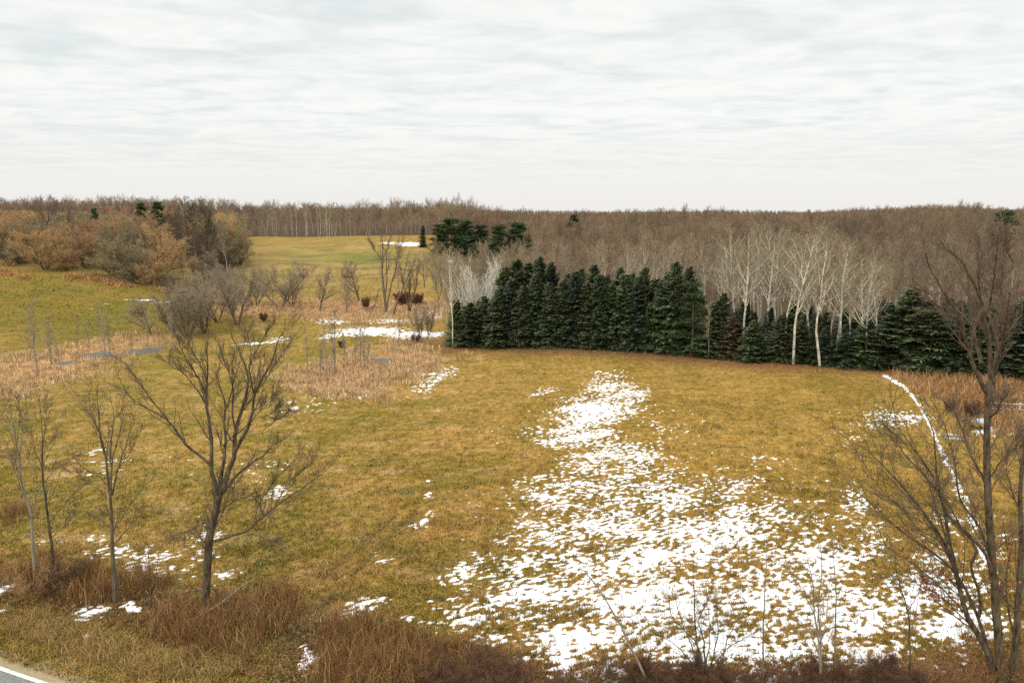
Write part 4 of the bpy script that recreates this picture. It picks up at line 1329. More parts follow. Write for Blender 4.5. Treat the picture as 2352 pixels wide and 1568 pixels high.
# ---- aspens and birches by the evergreens
ASP = [  # px, depth factor beyond the row base, top row, proto, label
    (1690, 1.10, 508, ASPEN[0], "white aspen at the left end of the tall pale group"),
    (1722, 1.13, 502, ASPEN[1], "thin aspen second in the tall pale group"),
    (1755, 1.09, 506, ASPEN[2], "white aspen third in the tall pale group"),
    (1782, 1.12, 500, ASPEN[3], "slim aspen fourth in the tall pale group"),
    (1800, 1.06, 530, ASPEN_BENT[0], "crooked aspen in the middle of the tall pale group"),
    (1822, 1.00, 497, ASPEN[4], "tallest brightest white aspen with a full crown"),
    (1842, 1.07, 505, ASPEN[0], "aspen close behind the tallest brightest one"),
    (1884, .995, 525, ASPEN_BENT[1], "bent aspen rooted at the field edge among dark spruces"),
    (1905, 1.05, 560, ASPEN_BENT[0], "crooked aspen right of the bent one at the field edge"),
    (1930, 1.02, 530, ASPEN[2], "leaning pale aspen right of the two crooked ones"),
    (1950, 1.03, 555, ASPEN[3], "aspen with a wide crown near the right end of the group"),
    (1975, 1.01, 575, ASPEN[1], "lower aspen with spreading limbs at the right end"),
    (2005, 1.06, 600, ASPEN[4], "last small aspen beyond the spreading one"),
    (1668, 1.16, 535, ASPEN[3], "faint aspen behind the left end of the pale group"),
    (1740, 1.18, 520, ASPEN[4], "faint aspen behind the third of the pale group"),
    (1866, 1.16, 520, ASPEN[1], "faint aspen behind the tallest brightest one"),
    (1505, 1.10, 582, ASPEN_BENT[1], "single white aspen top rising behind the spruce row"),
    (1435, 1.22, 560, ASPEN[0], "pale slim tree in the wood behind the spruce row centre"),
    (1560, 1.25, 545, ASPEN[2], "pale slim tree in the wood behind the tallest spruce"),
    (1480, 1.3, 550, ASPEN[1], "pale tree deep in the wood behind the spruces"),
    (1620, 1.3, 545, ASPEN[3], "pale tree in the wood left of the tall pale group"),
    (1390, 1.28, 575, ASPEN[4], "small pale tree in the wood above the spruce tips"),
    (2095, 1.08, 590, ASPEN[0], "pale trunk above the pointed spruce on the right"),
    (1706, 1.05, 512, ASPEN[4], "slender straight aspen between the first two of the pale group"),
    (1770, 1.16, 515, ASPEN[0], "thin aspen behind the fourth of the pale group"),
    (1812, 1.12, 510, ASPEN[2], "thin aspen close left of the tallest brightest one"),
    (1858, 1.03, 530, ASPEN[3], "thin straight aspen between the tallest and the bent one"),
    (1918, 1.10, 545, ASPEN[4], "thin aspen behind the crooked pair at the field edge"),
    (1962, 1.09, 560, ASPEN[0], "thin pale aspen beside the wide crowned one"),
    (1990, 1.00, 590, ASPEN[2], "slim aspen in front of the last small one"),
    (1650, 1.12, 560, ASPEN[1], "slim pale tree left of the whole aspen group"),
    (1530, 1.2, 565, ASPEN[0], "pale stem left of the tallest spruce tip"),
    (1455, 1.26, 570, ASPEN[3], "pale stem in the wood above the second row spruces"),
    (1628, .992, 690, SAPLING[0], "small white birch before the rusty spruce"),
]
for i, (px, k, top, pr, lab) in enumerate(ASP):
    f = gp(px, row_base(px))
    b = gxy(f[0] * k, f[1] * k)
    bare("aspen", pr, b, at(px, top, b[1])[2], lab, "aspen", "pale aspens among the evergreens", rng2.uniform(.95, 1.2), rng2.uniform(0, 6.28))
for px, py, top, w, pr, lab in [(1040, 797, 556, .8, ASPEN[1], "white birch at the left tip of the spruce row"),
                                (1036, 760, 560, .8, ASPEN[2], "white birch close behind the one at the row tip"),
                                (1108, 772, 572, 1.0, BIRCH_CLUMP[0], "many stemmed white birch clump above the low left spruces"),
                                (1132, 768, 580, .9, BIRCH_CLUMP[1], "second white birch clump touching the tall spruces"),
                                (1075, 770, 610, .7, BIRCH_CLUMP[1], "small birch between the row tip and the birch clumps")]:
    b = gp(px, py)
    bare("birch", pr, b, at(px, top, b[1])[2], lab, "birch", "white birches at the left end of the spruces", w, rng2.uniform(0, 6.28))

# ---- the wood beyond the far field
farc = []
for rowi in range(3):
    yb = 272 + rowi * 9
    xx = -0.40 * yb
    while xx < -0.085 * yb:
        farc.append((xx + rng2.uniform(-1.6, 1.6), yb + rng2.uniform(-3, 3), rowi))
        xx += 4.0
for x, y, rowi in farc:
    b = gxy(x, y)
    px, _ = proj(x, y, b[2])
    px = float(px)
    prof = np.interp(px, [520, 560, 640, 700, 780, 800, 850, 900, 930, 1000, 1080], [480, 478, 470, 464, 464, 482, 474, 470, 480, 465, 466])
    top = at(px, prof + rng2.uniform(-4, 16), y)[2]
    if px < 800 and rng2.random() < 0.6 and rowi < 3:
        bare("woodland_tree", rng2.choice(EDGE_PALE), b, top, "slim pale trunked tree at the far field edge", "bare tree", "pale trunked trees at the far field edge", rng2.uniform(.8, 1.1), rng2.uniform(0, 6.28))
    else:
        bare("woodland_tree", rng2.choice(WOOD), b, top, "brown bare tree in the wood beyond the far field", "bare tree", "trees beyond the far field", rng2.uniform(.85, 1.15), rng2.uniform(0, 6.28))
print("far centre", len(farc))
b = gp(752, 556)
bare("woodland_tree", ASPEN[0], b, at(716, 476, b[1])[2], "single white trunk standing out in the wood beyond the far field", "bare tree", None, .8, 1.0)

# ---- the wood behind the evergreens: nearest trees one by one, the rest as one mass
pts = []
yb = 96.0
while yb < 2600:
    stp = 4.6 if yb < 170 else (5.6 if yb < 320 else (9 if yb < 700 else 24))
    xx = -0.10 * yb
    while xx < 0.80 * yb:
        x, y = xx + rng2.uniform(-.42, .42) * stp, yb + rng2.uniform(-.42, .42) * stp
        lim = 100 if x < 0 else np.interp(x, [0, 30, 60, 100], [103, 100, 94, 84])
        if x / y > -0.105 and y > lim + 4:
            pts.append((x, y))
        xx += stp
    yb += stp * (1.0 if yb < 320 else 1.3)
# left-hand and central distance too
yb = 298.0
while yb < 2600:
    stp = 6.5 if yb < 360 else (10 if yb < 700 else 24)
    xx = (-0.42 if yb < 330 else -0.85) * yb
    while xx < -0.10 * yb:
        pts.append((xx + rng2.uniform(-.4, .4) * stp, yb + rng2.uniform(-.4, .4) * stp))
        xx += stp
    yb += stp * 1.3
pts.sort(key=lambda p: p[1] - 0.0 * p[0])
pts = np.array(pts)
NEAR = 215
right_mask = pts[:, 0] / pts[:, 1] > -0.11
order = np.argsort(np.where(right_mask, np.hypot(pts[:, 0], pts[:, 1]), 1e6))
near, rest = pts[order[:NEAR]], pts[order[NEAR:]]
for x, y in near:
    b = gxy(x, y)
    Hh = rng2.uniform(8.0, 13.0) * (1 + 0.10 * float(vnoise(x / 25.0, y / 25.0, 77)))
    pxx = float(proj(x, y, b[2])[0])
    if pxx < 1230:
        Hh = min(Hh, at(pxx, 560 + rng2.uniform(-6, 30) - max(0, pxx - 1120) * 0.35, y)[2] - b[2])
        Hh = max(Hh, 3.5)
    pale = rng2.random() < 0.45 and x > 4
    bare("bare_tree", rng2.choice(EDGE_PALE if pale else WOOD), b, b[2] + Hh, "slim pale stemmed tree in the dense wood behind the evergreens" if pale else "brown bare tree in the dense wood behind the evergreens", "bare tree", "pale stemmed trees of the wood behind the evergreens" if pale else "bare trees of the wood behind the evergreens", rng2.uniform(.85, 1.15), rng2.uniform(0, 6.28))
print("near wood", len(near), "to", near[:, 1].max(), "mass", len(rest))

# the mass: instances of three whole trees that also stand in the wood themselves
srcs = []
for k, s in enumerate((141, 142, 143)):
    tr, trr, lv = bare_tree_meshes(s, H=12.0, r=0.15, clear=0.4, nl=15, ang=(20, 50), llen=0.44, taper=0.22, sub=8, tw=7, sub2=2, twig_r=0.018, up=0.6)
    me = tubes_mesh("distant_tree", [(tr, trr, 5), (lv[0][0], lv[0][1], 3), (lv[1][0], lv[1][1], 3), (lv[2][0], lv[2][1], 3), (lv[3][0], lv[3][1], 3)], M_twig_far)
    x, y = rest[k * 7]
    o = link("bare_tree", me)
    o.location = [float(v) for v in gxy(x, y)]
    o["label"] = "brown bare tree in the dense wood behind the evergreens"
    o["category"] = "bare tree"
    o["group"] = "bare trees of the wood behind the evergreens"
    srcs.append(o)
rest = np.delete(rest, [0, 7, 14], axis=0)
rpx, _ = proj(rest[:, 0], rest[:, 1], height(rest[:, 0], rest[:, 1]))
rest = rest[~((rpx > 965) & (rpx < 1128) & (rest[:, 1] < 240) & (rest[:, 1] > 150))]
rz = height(rest[:, 0], rest[:, 1])
me = bpy.data.meshes.new("distant_wood")
me.from_pydata(np.column_stack([rest, rz]).tolist(), [], [])
sc_ = me.attributes.new("size", 'FLOAT', 'POINT')
szs = np.array([rng2.uniform(.72, 1.15) for _ in rest]) * (1 + 0.16 * vnoise(rest[:, 0] / 70.0, rest[:, 1] / 70.0, 79) + 0.10 * vnoise(rest[:, 0] / 300.0, rest[:, 1] / 300.0, 83))
szs[np.array([rng2.random() < 0.05 for _ in rest])] *= 1.22
rpx, _ = proj(rest[:, 0], rest[:, 1], rz)
lowc = (rpx < 1230) & (rpx > 960) & (rest[:, 1] < 240)
for i_ in np.nonzero(lowc)[0]:
    szs[i_] = max(0.3, min(szs[i_], (at(rpx[i_], 562 + rng2.uniform(-8, 24), rest[i_, 1])[2] - rz[i_]) / 12.0))
sc_.data.foreach_set("value", szs.astype(np.float32))
ro_ = me.attributes.new("turn", 'FLOAT_VECTOR', 'POINT')
ro_.data.foreach_set("vector", np.column_stack([np.zeros((len(rest), 2)), [rng2.uniform(0, 6.28) for _ in rest]]).astype(np.float32).ravel())
dw = link("distant_wood", me, kind="stuff")
dw["label"] = "brown mass of bare treetops stretching to the horizon"
dw["category"] = "wood"
ng = bpy.data.node_groups.new("distant wood", 'GeometryNodeTree')
ng.interface.new_socket("Geometry", in_out='INPUT', socket_type='NodeSocketGeometry')
ng.interface.new_socket("Geometry", in_out='OUTPUT', socket_type='NodeSocketGeometry')
gi, go = ng.nodes.new("NodeGroupInput"), ng.nodes.new("NodeGroupOutput")
g2i = ng.nodes.new("GeometryNodeGeometryToInstance")
for o in reversed(srcs):
    oi = ng.nodes.new("GeometryNodeObjectInfo")
    oi.transform_space = 'ORIGINAL'
    oi.inputs["Object"].default_value = o
    ng.links.new(oi.outputs["Geometry"], g2i.inputs[0])
iop = ng.nodes.new("GeometryNodeInstanceOnPoints")
iop.inputs["Pick Instance"].default_value = True
na = ng.nodes.new("GeometryNodeInputNamedAttribute"); na.data_type = 'FLOAT'; na.inputs[0].default_value = "size"
nb_ = ng.nodes.new("GeometryNodeInputNamedAttribute"); nb_.data_type = 'FLOAT_VECTOR'; nb_.inputs[0].default_value = "turn"
ng.links.new(gi.outputs[0], iop.inputs["Points"])
ng.links.new(g2i.outputs[0], iop.inputs["Instance"])
ng.links.new(nb_.outputs[0], iop.inputs["Rotation"])
ng.links.new(na.outputs[0], iop.inputs["Scale"])
ng.links.new(iop.outputs[0], go.inputs[0])
md = dw.modifiers.new("wood", 'NODES')
md.node_group = ng

# ------------------------------------------------------------------ the big roadside trees, limb by limb
def c7(x, y):
    return (257.2 + x * 0.293, 716.6 + y * 0.293)


def c5(x, y):
    return (x * 0.3516, 698.2 + y * 0.3516)


def c6(x, y):
    return (x * 0.3516, 1017 + y * 0.3516)


def c9(x, y):
    return (1892.6 + x * 0.41424, 918.75 + y * 0.41424)


def c10(x, y):
    return (1966.1 + x * 0.293, 459.4 + y * 0.293 + 46 * (1 - y / 1568))


def c8(x, y):
    return (1286.2 + x * 0.2734, 1200.8 + y * 0.2734)


def hero(name, label, cat, base_px, limbs, twig_specs, bark, twig, seed, depth_jit=0.9, n=16, sides=8, leaf=None, Yb=None):
    """limbs: list of (conv, [(x,y)...], r0, r1)."""
    rg = np.random.default_rng(seed)
    b = gp(*base_px) if Yb is None else gxy(at(base_px[0], base_px[1], Yb)[0], Yb)
    Y0 = b[1]
    P, R = [], []
    for li, (cv, pp, r0, r1) in enumerate(limbs):
        px = resample([cv(*q) for q in pp], n)
        jit = 0 if li == 0 else rg.uniform(-1, 1) * depth_jit
        bow = rg.uniform(-.3, .3)
        t = np.linspace(0, 1, n)
        # every limb leaves its own trunk plane gradually, so that the crown has depth
        base_t = 0 if li == 0 else 1
        L = []
        for k in range(n):
            p = at(px[k, 0], px[k, 1], Y0 + base_t * (jit * t[k] * 2.2 + bow * math.sin(3 * t[k])))
            L.append(p)
        L = np.array(L)
        L[1:-1] += rg.normal(0, 0.012, (n - 2, 3))
        P.append(L); R.append(np.linspace(r0, r1, n))
    if P:
        P[0][0] = b - np.array([0, 0, 0.25])
    P, R = np.array(P) - b, np.array(R)
    lv = branch_levels(P, R, twig_specs, rg)
    o = thing(name, label, cat, b)
    link("trunk", tubes_mesh("hero_trunk", [(P[:1], R[:1], sides + 2), (P[1:], R[1:], sides)] if len(P) > 1 else [(P, R, sides)], bark), o)
    link("crown", tubes_mesh("hero_crown", [(p, q, 4 if i == 0 else 3) for i, (p, q) in enumerate(lv)], twig), o)
    if leaf:
        nleaf, lo, hi, colors = leaf
        allp = np.concatenate([p[:, 1:].reshape(-1, 3) for p, q in lv])
        allp = allp[(allp[:, 2] > lo) & (allp[:, 2] < hi)]
        keyn = vnoise(allp[:, 0] * 1.1, allp[:, 2] * 1.1 + allp[:, 1], seed)
        allp = allp[keyn > 0.12]
        sel = allp[rg.integers(0, len(allp), nleaf)] + rg.normal(0, 0.05, (nleaf, 3))
        s = rg.uniform(0.035, 0.07, nleaf)[:, None]
        D = rg.normal(0, 1, (nleaf, 3)); D /= np.linalg.norm(D, axis=1, keepdims=True)
        W = np.cross(D, rg.normal(0, 1, (nleaf, 3))); W /= np.linalg.norm(W, axis=1, keepdims=True)
        Vv = np.stack([sel - D * s, sel + W * s * .6, sel + D * s, sel - W * s * .6], 1).reshape(-1, 3)
        i = np.arange(nleaf) * 4
        cc = np.array(colors)[rg.integers(0, len(colors), nleaf)] * rg.uniform(.7, 1.2, (nleaf, 1))
        link("leaves", make_mesh("hero_leaves", Vv, np.stack([i, i + 1, i + 2, i + 3], 1), mats=[M_veg], colors=np.repeat(cc, 4, 0)), o)
    return o


TW = [dict(per=12, t0=0.25, t1=1.0, ang=(15, 45), len=0.27, taper=0.4, n=6, wig=0.06, up=0.55, radf=0.42, rmin=0.012, rmax=0.03, flat=1.0, lmin=0.5),
      dict(per=8, t0=0.15, t1=1.0, ang=(15, 45), len=0.5, taper=0.4, n=4, wig=0.07, up=0.4, radf=0.6, rmin=0.007, rmax=0.012, lmin=0.25),
      dict(per=3, t0=0.2, t1=1.0, ang=(15, 45), len=0.55, taper=0.3, n=3, wig=0.08, up=0.25, radf=0.7, rmin=0.0045, rmax=0.007, lmin=0.18)]

TWS = [dict(per=9, t0=0.3, t1=1.0, ang=(14, 40), len=0.25, taper=0.4, n=6, wig=0.05, up=0.6, radf=0.40, rmin=0.008, rmax=0.02, lmin=0.5),
       dict(per=5, t0=0.2, t1=1.0, ang=(15, 42), len=0.5, taper=0.4, n=4, wig=0.07, up=0.4, radf=0.6, rmin=0.0055, rmax=0.009, lmin=0.25),
       dict(per=3, t0=0.2, t1=1.0, ang=(15, 45), len=0.5, taper=0.3, n=3, wig=0.08, up=0.2, radf=0.7, rmin=0.004, rmax=0.006, lmin=0.18)]

hero("roadside_tree", "big dark forked tree with a long low limb on the right, by the road", "bare tree", (472, 1398), [
    (c6, [(1340, 1060), (1350, 900), (1360, 700), (1390, 520), (1420, 380), (1440, 300)], 0.1720, 0.1530),
    (c7, [(835, 1420), (800, 1330), (775, 1190), (780, 1050), (765, 900), (745, 750), (740, 600), (752, 450), (745, 320), (760, 140)], 0.1040, 0.0102),
    (c7, [(775, 1200), (720, 1150), (600, 1060), (530, 970), (440, 850), (390, 815), (280, 760), (140, 660), (70, 550)], 0.0680, 0.0085),
    (c7, [(440, 850), (400, 790), (330, 710), (260, 620), (190, 510), (140, 440), (85, 380)], 0.0400, 0.0068),
    (c7, [(740, 650), (690, 540), (640, 460), (600, 400), (560, 320), (520, 240), (500, 170)], 0.0440, 0.0068),
    (c7, [(735, 720), (690, 640), (620, 550), (560, 480), (480, 430), (400, 370)], 0.0320, 0.0059),
    (c7, [(748, 560), (715, 460), (670, 380), (620, 290), (570, 170)], 0.0320, 0.0068),
    (c7, [(850, 1390), (860, 1250), (880, 1130), (892, 1000), (882, 850), (892, 740), (850, 590), (820, 450)], 0.0880, 0.0119),
    (c7, [(892, 760), (930, 650), (950, 560), (940, 460), (950, 330)], 0.0360, 0.0068),
    (c7, [(870, 1400), (915, 1230), (960, 1110), (960, 980), (995, 830), (1045, 670), (1065, 480), (1005, 330), (960, 230), (920, 130)], 0.1200, 0.0102),
    (c7, [(965, 940), (945, 780), (950, 600), (920, 480), (870, 370), (835, 260)], 0.0480, 0.0068),
    (c7, [(955, 1110), (1010, 1010), (1060, 920), (1100, 800), (1115, 640), (1180, 530), (1250, 380), (1310, 210), (1385, 95)], 0.0800, 0.0085),
    (c7, [(1115, 650), (1085, 520), (1080, 420), (1120, 330), (1170, 230), (1230, 120)], 0.0400, 0.0068),
    (c7, [(1085, 400), (1085, 280), (1065, 190), (1045, 95)], 0.0240, 0.0051),
    (c7, [(1090, 860), (1140, 800), (1200, 740), (1290, 650)], 0.0280, 0.0051),
    (c7, [(1120, 640), (1190, 550), (1250, 450), (1310, 360), (1395, 260)], 0.0360, 0.0059),
    (c7, [(1160, 820), (1240, 800), (1300, 750)], 0.0160, 0.0051),
    (c7, [(870, 1420), (950, 1310), (1030, 1230), (1090, 1180), (1190, 1120), (1260, 1040), (1340, 1000)], 0.0680, 0.0068),
    (c7, [(1180, 930), (1260, 870), (1340, 810), (1420, 760)], 0.0160, 0.0043),
    (c6, [(1400, 640), (1500, 612), (1620, 565), (1720, 480), (1790, 420), (1900, 345), (2010, 270), (2140, 175)], 0.0680, 0.0068),
    (c6, [(1790, 425), (1830, 350), (1870, 285), (1950, 200), (2060, 85)], 0.0256, 0.0051),
    (c6, [(1725, 475), (1700, 390), (1740, 320), (1800, 240), (1900, 130), (1960, 60)], 0.0240, 0.0051),
    (c6, [(1420, 470), (1490, 405), (1590, 358), (1720, 340)], 0.0360, 0.0068),
    (c6, [(1590, 360), (1680, 380), (1710, 440), (1740, 500)], 0.0160, 0.0051),
    (c6, [(1400, 560), (1460, 440), (1500, 330), (1560, 250)], 0.0320, 0.0068),
    (c6, [(1370, 560), (1310, 535), (1210, 590), (1120, 635)], 0.0280, 0.0068),
    (c6, [(1640, 590), (1720, 620), (1810, 680)], 0.0120, 0.0043),
    (c6, [(1330, 960), (1200, 980), (1090, 1050), (1000, 1120)], 0.0280, 0.0068),
], TW, M_bark_dark, M_twig_dark, 201)

hero("roadside_tree", "upright mid sized tree left of the big forked tree by the road", "bare tree", (258, 1385), [
    (c5, [(770, 2100), (745, 1800), (735, 1568), (722, 1300), (705, 1150), (690, 1000), (660, 870), (640, 720), (635, 600), (642, 510)], 0.1088, 0.0087),
    (c5, [(722, 1300), (725, 1100), (725, 900), (742, 740), (720, 600)], 0.0512, 0.0058),
    (c5, [(735, 1250), (770, 1080), (820, 920), (855, 800), (890, 690)], 0.0448, 0.0058),
    (c5, [(700, 1180), (640, 1120), (560, 1080), (470, 980)], 0.0288, 0.0050),
    (c5, [(660, 880), (620, 780), (570, 700), (520, 640)], 0.0256, 0.0050),
    (c5, [(680, 980), (650, 850), (600, 720), (580, 560)], 0.0320, 0.0050),
    (c5, [(715, 1150), (740, 1000), (770, 880), (800, 730), (800, 610)], 0.0352, 0.0050),
    (c5, [(742, 1480), (830, 1340), (910, 1220), (1000, 1140)], 0.0320, 0.0050),
    (c5, [(750, 1560), (830, 1470), (900, 1400), (950, 1330)], 0.0256, 0.0043),
    (c5, [(700, 1260), (640, 1210), (540, 1140), (450, 1090)], 0.0224, 0.0043),
    (c5, [(700, 1480), (670, 1400), (620, 1380)], 0.0128, 0.0043),
    (c5, [(735, 1120), (800, 1040), (860, 940), (920, 830)], 0.0256, 0.0043),
], TWS, M_bark_grey, M_twig_dark, 202, 0.7)

hero("roadside_tree", "slender grey tree with twin leaders at the far left roadside", "bare tree", (77, 1335), [
    (c5, [(235, 1850), (215, 1568), (205, 1400), (175, 1280), (140, 1150), (120, 980), (90, 850), (65, 720), (40, 600)], 0.0832, 0.0087),
    (c5, [(120, 980), (150, 850), (175, 730), (185, 640)], 0.0320, 0.0050),
    (c5, [(205, 1420), (235, 1250), (240, 1150), (200, 1030), (185, 950)], 0.0320, 0.0058),
    (c5, [(125, 1050), (80, 1020), (30, 985), (-20, 960)], 0.0192, 0.0043),
    (c5, [(140, 1140), (100, 1100), (70, 1040), (65, 960)], 0.0160, 0.0043),
    (c5, [(110, 930), (120, 800), (125, 700), (120, 590)], 0.0256, 0.0050),
    (c5, [(90, 850), (50, 760), (20, 690)], 0.0192, 0.0043),
], TWS, M_bark_sapling, M_twig_dark, 203, 0.6)
hero("roadside_tree", "thin dark tree close behind the twin leader tree at far left", "bare tree", (120, 1325), [
    (c5, [(345, 1790), (340, 1568), (312, 1400), (295, 1250), (272, 1080), (280, 900), (270, 760), (250, 620)], 0.0768, 0.0072),
    (c5, [(272, 1060), (230, 960), (215, 860), (190, 800)], 0.0256, 0.0050),
    (c5, [(280, 900), (300, 780), (290, 640)], 0.0224, 0.0050),
    (c5, [(320, 1430), (400, 1330), (480, 1240), (600, 1150)], 0.0224, 0.0043),
    (c5, [(285, 1180), (330, 1110), (400, 1050)], 0.0160, 0.0043),
    (c5, [(275, 1000), (310, 930), (360, 860)], 0.0192, 0.0043),
    (c5, [(340, 1520), (420, 1450), (500, 1370)], 0.0192, 0.0043),
], TWS, M_bark_dark, M_twig_dark, 204, 0.6)

def c2(x, y):
    return (514.5 + x * 0.2502, 422.6 + y * 0.2502)


TWM = [dict(per=10, t0=0.35, t1=1.0, ang=(12, 42), len=0.26, taper=0.35, n=5, wig=0.07, up=0.6, radf=0.42, rmin=0.025, rmax=0.06, lmin=0.9),
       dict(per=7, t0=0.2, t1=1.0, ang=(15, 48), len=0.5, taper=0.35, n=4, wig=0.08, up=0.5, radf=0.6, rmin=0.015, rmax=0.025, lmin=0.4),
       dict(per=5, t0=0.2, t1=1.0, ang=(18, 50), len=0.55, taper=0.3, n=3, wig=0.1, up=0.3, radf=0.7, rmin=0.011, rmax=0.016, lmin=0.3)]
hero("field_tree", "tallest tree of the reed strip, forked low, with a reddish fuzzy top", "bare tree", (886, 720), [
    (c2, [(1490, 1195), (1475, 1050), (1455, 850), (1450, 700), (1460, 560), (1435, 450)], 0.24, 0.05),
    (c2, [(1490, 1150), (1520, 1000), (1550, 860), (1585, 750), (1600, 620), (1645, 520)], 0.17, 0.04),
    (c2, [(1480, 1050), (1495, 850), (1490, 650), (1525, 470)], 0.14, 0.03),
    (c2, [(1453, 690), (1395, 620), (1335, 530)], 0.09, 0.03),
    (c2, [(1560, 840), (1610, 700), (1600, 560)], 0.08, 0.03),
    (c2, [(1470, 1000), (1430, 960), (1400, 1060), (1360, 1160)], 0.08, 0.03),
], TWM, M_bark_grey, M_twig_red, 221, 1.2, sides=6)
hero("field_tree", "leaning forked tree just right of the tallest one in the reeds", "bare tree", (904, 724), [
    (c2, [(1552, 1205), (1590, 1080), (1640, 960), (1690, 840), (1730, 760), (1765, 680)], 0.17, 0.03),
    (c2, [(1610, 1030), (1600, 880), (1610, 780)], 0.08, 0.03),
    (c2, [(1650, 930), (1660, 780), (1700, 670)], 0.08, 0.03),
    (c2, [(1690, 840), (1760, 770), (1790, 730)], 0.05, 0.02),
], TWM, M_bark_grey, M_twig_edge, 222, 0.9, sides=6)
TWD = [dict(per=13, t0=0.2, t1=0.95, ang=(12, 42), len=0.26, taper=0.6, n=6, wig=0.06, up=0.3, radf=0.42, rmin=0.013, rmax=0.03, lmin=0.7),
       dict(per=8, t0=0.15, t1=1.0, ang=(15, 45), len=0.5, taper=0.35, n=4, wig=0.08, up=0.2, radf=0.6, rmin=0.008, rmax=0.013, lmin=0.3),
       dict(per=5, t0=0.2, t1=1.0, ang=(18, 50), len=0.5, taper=0.3, n=3, wig=0.1, up=0.1, radf=0.7, rmin=0.0055, rmax=0.0075, lmin=0.18)]
TW2 = [dict(per=14, t0=0.2, t1=1.0, ang=(14, 40), len=0.26, taper=0.3, n=6, wig=0.06, up=0.25, radf=0.42, rmin=0.013, rmax=0.028, lmin=0.6),
       dict(per=6, t0=0.15, t1=1.0, ang=(15, 45), len=0.45, taper=0.35, n=4, wig=0.08, up=0.15, radf=0.6, rmin=0.0075, rmax=0.012, lmin=0.25),
       dict(per=4, t0=0.2, t1=1.0, ang=(18, 50), len=0.5, taper=0.3, n=3, wig=0.1, up=0.1, radf=0.7, rmin=0.005, rmax=0.007, lmin=0.15)]
RED = [(0.34, 0.085, 0.035), (0.42, 0.14, 0.055), (0.26, 0.06, 0.03)]
hero("roadside_tree", "tallest roadside tree with many upright leaders against the skyline", "bare tree", (2302, 1590), [
    (c9, [(990, 1620), (965, 1300), (945, 1050), (930, 800), (915, 600), (907, 450), (902, 250), (905, 60), (912, -90)], 0.1520, 0.0935),
    (c10, [(1060, 1560), (980, 1400), (930, 1300), (890, 1150), (850, 1000), (815, 850), (740, 720), (640, 540), (565, 370), (525, 170)], 0.0800, 0.0085),
    (c10, [(1065, 1500), (1050, 1250), (1040, 1000), (1000, 850), (970, 650), (900, 500), (840, 370), (730, 270), (640, 160)], 0.0880, 0.0085),
    (c10, [(1070, 1500), (1090, 1250), (1110, 1100), (1090, 950), (1130, 800), (1190, 720), (1205, 550), (1230, 350), (1255, 180), (1285, 80)], 0.0880, 0.0085),
    (c10, [(1085, 1350), (1140, 1120), (1170, 900), (1195, 700)], 0.0480, 0.0170),
    (c10, [(980, 1250), (920, 1000), (895, 800), (890, 620), (865, 450), (830, 300), (785, 110)], 0.0640, 0.0076),
    (c10, [(1200, 640), (1260, 620), (1320, 590)], 0.0280, 0.0085),
    (c10, [(1230, 360), (1195, 290), (1165, 230), (1160, 130)], 0.0280, 0.0068),
    (c10, [(855, 1000), (780, 880), (690, 800), (580, 690), (470, 520)], 0.0400, 0.0068),
    (c10, [(745, 720), (660, 640), (570, 540), (470, 440)], 0.0280, 0.0068),
    (c10, [(1000, 860), (1060, 700), (1080, 520), (1100, 300), (1110, 150)], 0.0400, 0.0068),
    (c10, [(970, 660), (960, 480), (985, 300), (960, 120)], 0.0360, 0.0068),
    (c10, [(1110, 1000), (1150, 800), (1140, 560), (1160, 350)], 0.0360, 0.0068),
    (c9, [(945, 1000), (890, 850), (800, 740), (690, 640), (640, 480), (620, 330), (600, 150), (500, -20)], 0.0640, 0.0076),
    (c9, [(920, 560), (890, 440), (830, 340), (775, 200), (690, -20)], 0.0480, 0.0076),
    (c9, [(935, 900), (860, 700), (760, 560), (720, 330), (650, 100), (585, -20)], 0.0480, 0.0076),
    (c9, [(930, 420), (980, 340), (1030, 290), (1109, 200)], 0.0240, 0.0068),
    (c9, [(915, 100), (960, 60), (985, -20)], 0.0400, 0.0085),
], TWD, M_bark_dark, M_twig_red, 205, 1.1)
hero("roadside_tree", "low spreading tree sweeping left over the snow with a few red leaves", "bare tree", (2285, 1580), [
    (c9, [(950, 1600), (935, 1480), (900, 1380), (850, 1290), (790, 1190), (755, 1060), (735, 960), (690, 830), (600, 690), (470, 520), (330, 360), (190, 230)], 0.1200, 0.0068),
    (c9, [(935, 1470), (890, 1320), (840, 1170), (760, 1000), (640, 870), (500, 780), (380, 680), (250, 560), (120, 460)], 0.0720, 0.0059),
    (c9, [(755, 1060), (720, 880), (680, 700), (640, 500), (560, 350), (470, 230), (340, 60)], 0.0560, 0.0059),
    (c9, [(860, 1200), (860, 1050), (810, 920), (850, 840), (770, 720), (650, 520), (520, 380), (400, 240)], 0.0560, 0.0059),
    (c9, [(790, 1190), (690, 1080), (560, 960), (420, 850), (300, 790)], 0.0320, 0.0051),
    (c9, [(700, 860), (560, 760), (430, 600), (300, 480), (210, 330)], 0.0320, 0.0051),
    (c9, [(740, 960), (640, 780), (560, 640), (400, 470), (260, 300)], 0.0360, 0.0051),
    (c9, [(840, 1280), (760, 1200), (640, 1080), (520, 1020), (400, 900)], 0.0280, 0.0051),
    (c9, [(690, 800), (620, 600), (560, 420), (430, 290), (300, 180)], 0.0320, 0.0051),
], TW2, M_bark_dark, M_twig_dark, 206, 1.2, leaf=(260, 0.3, 4.6, RED))
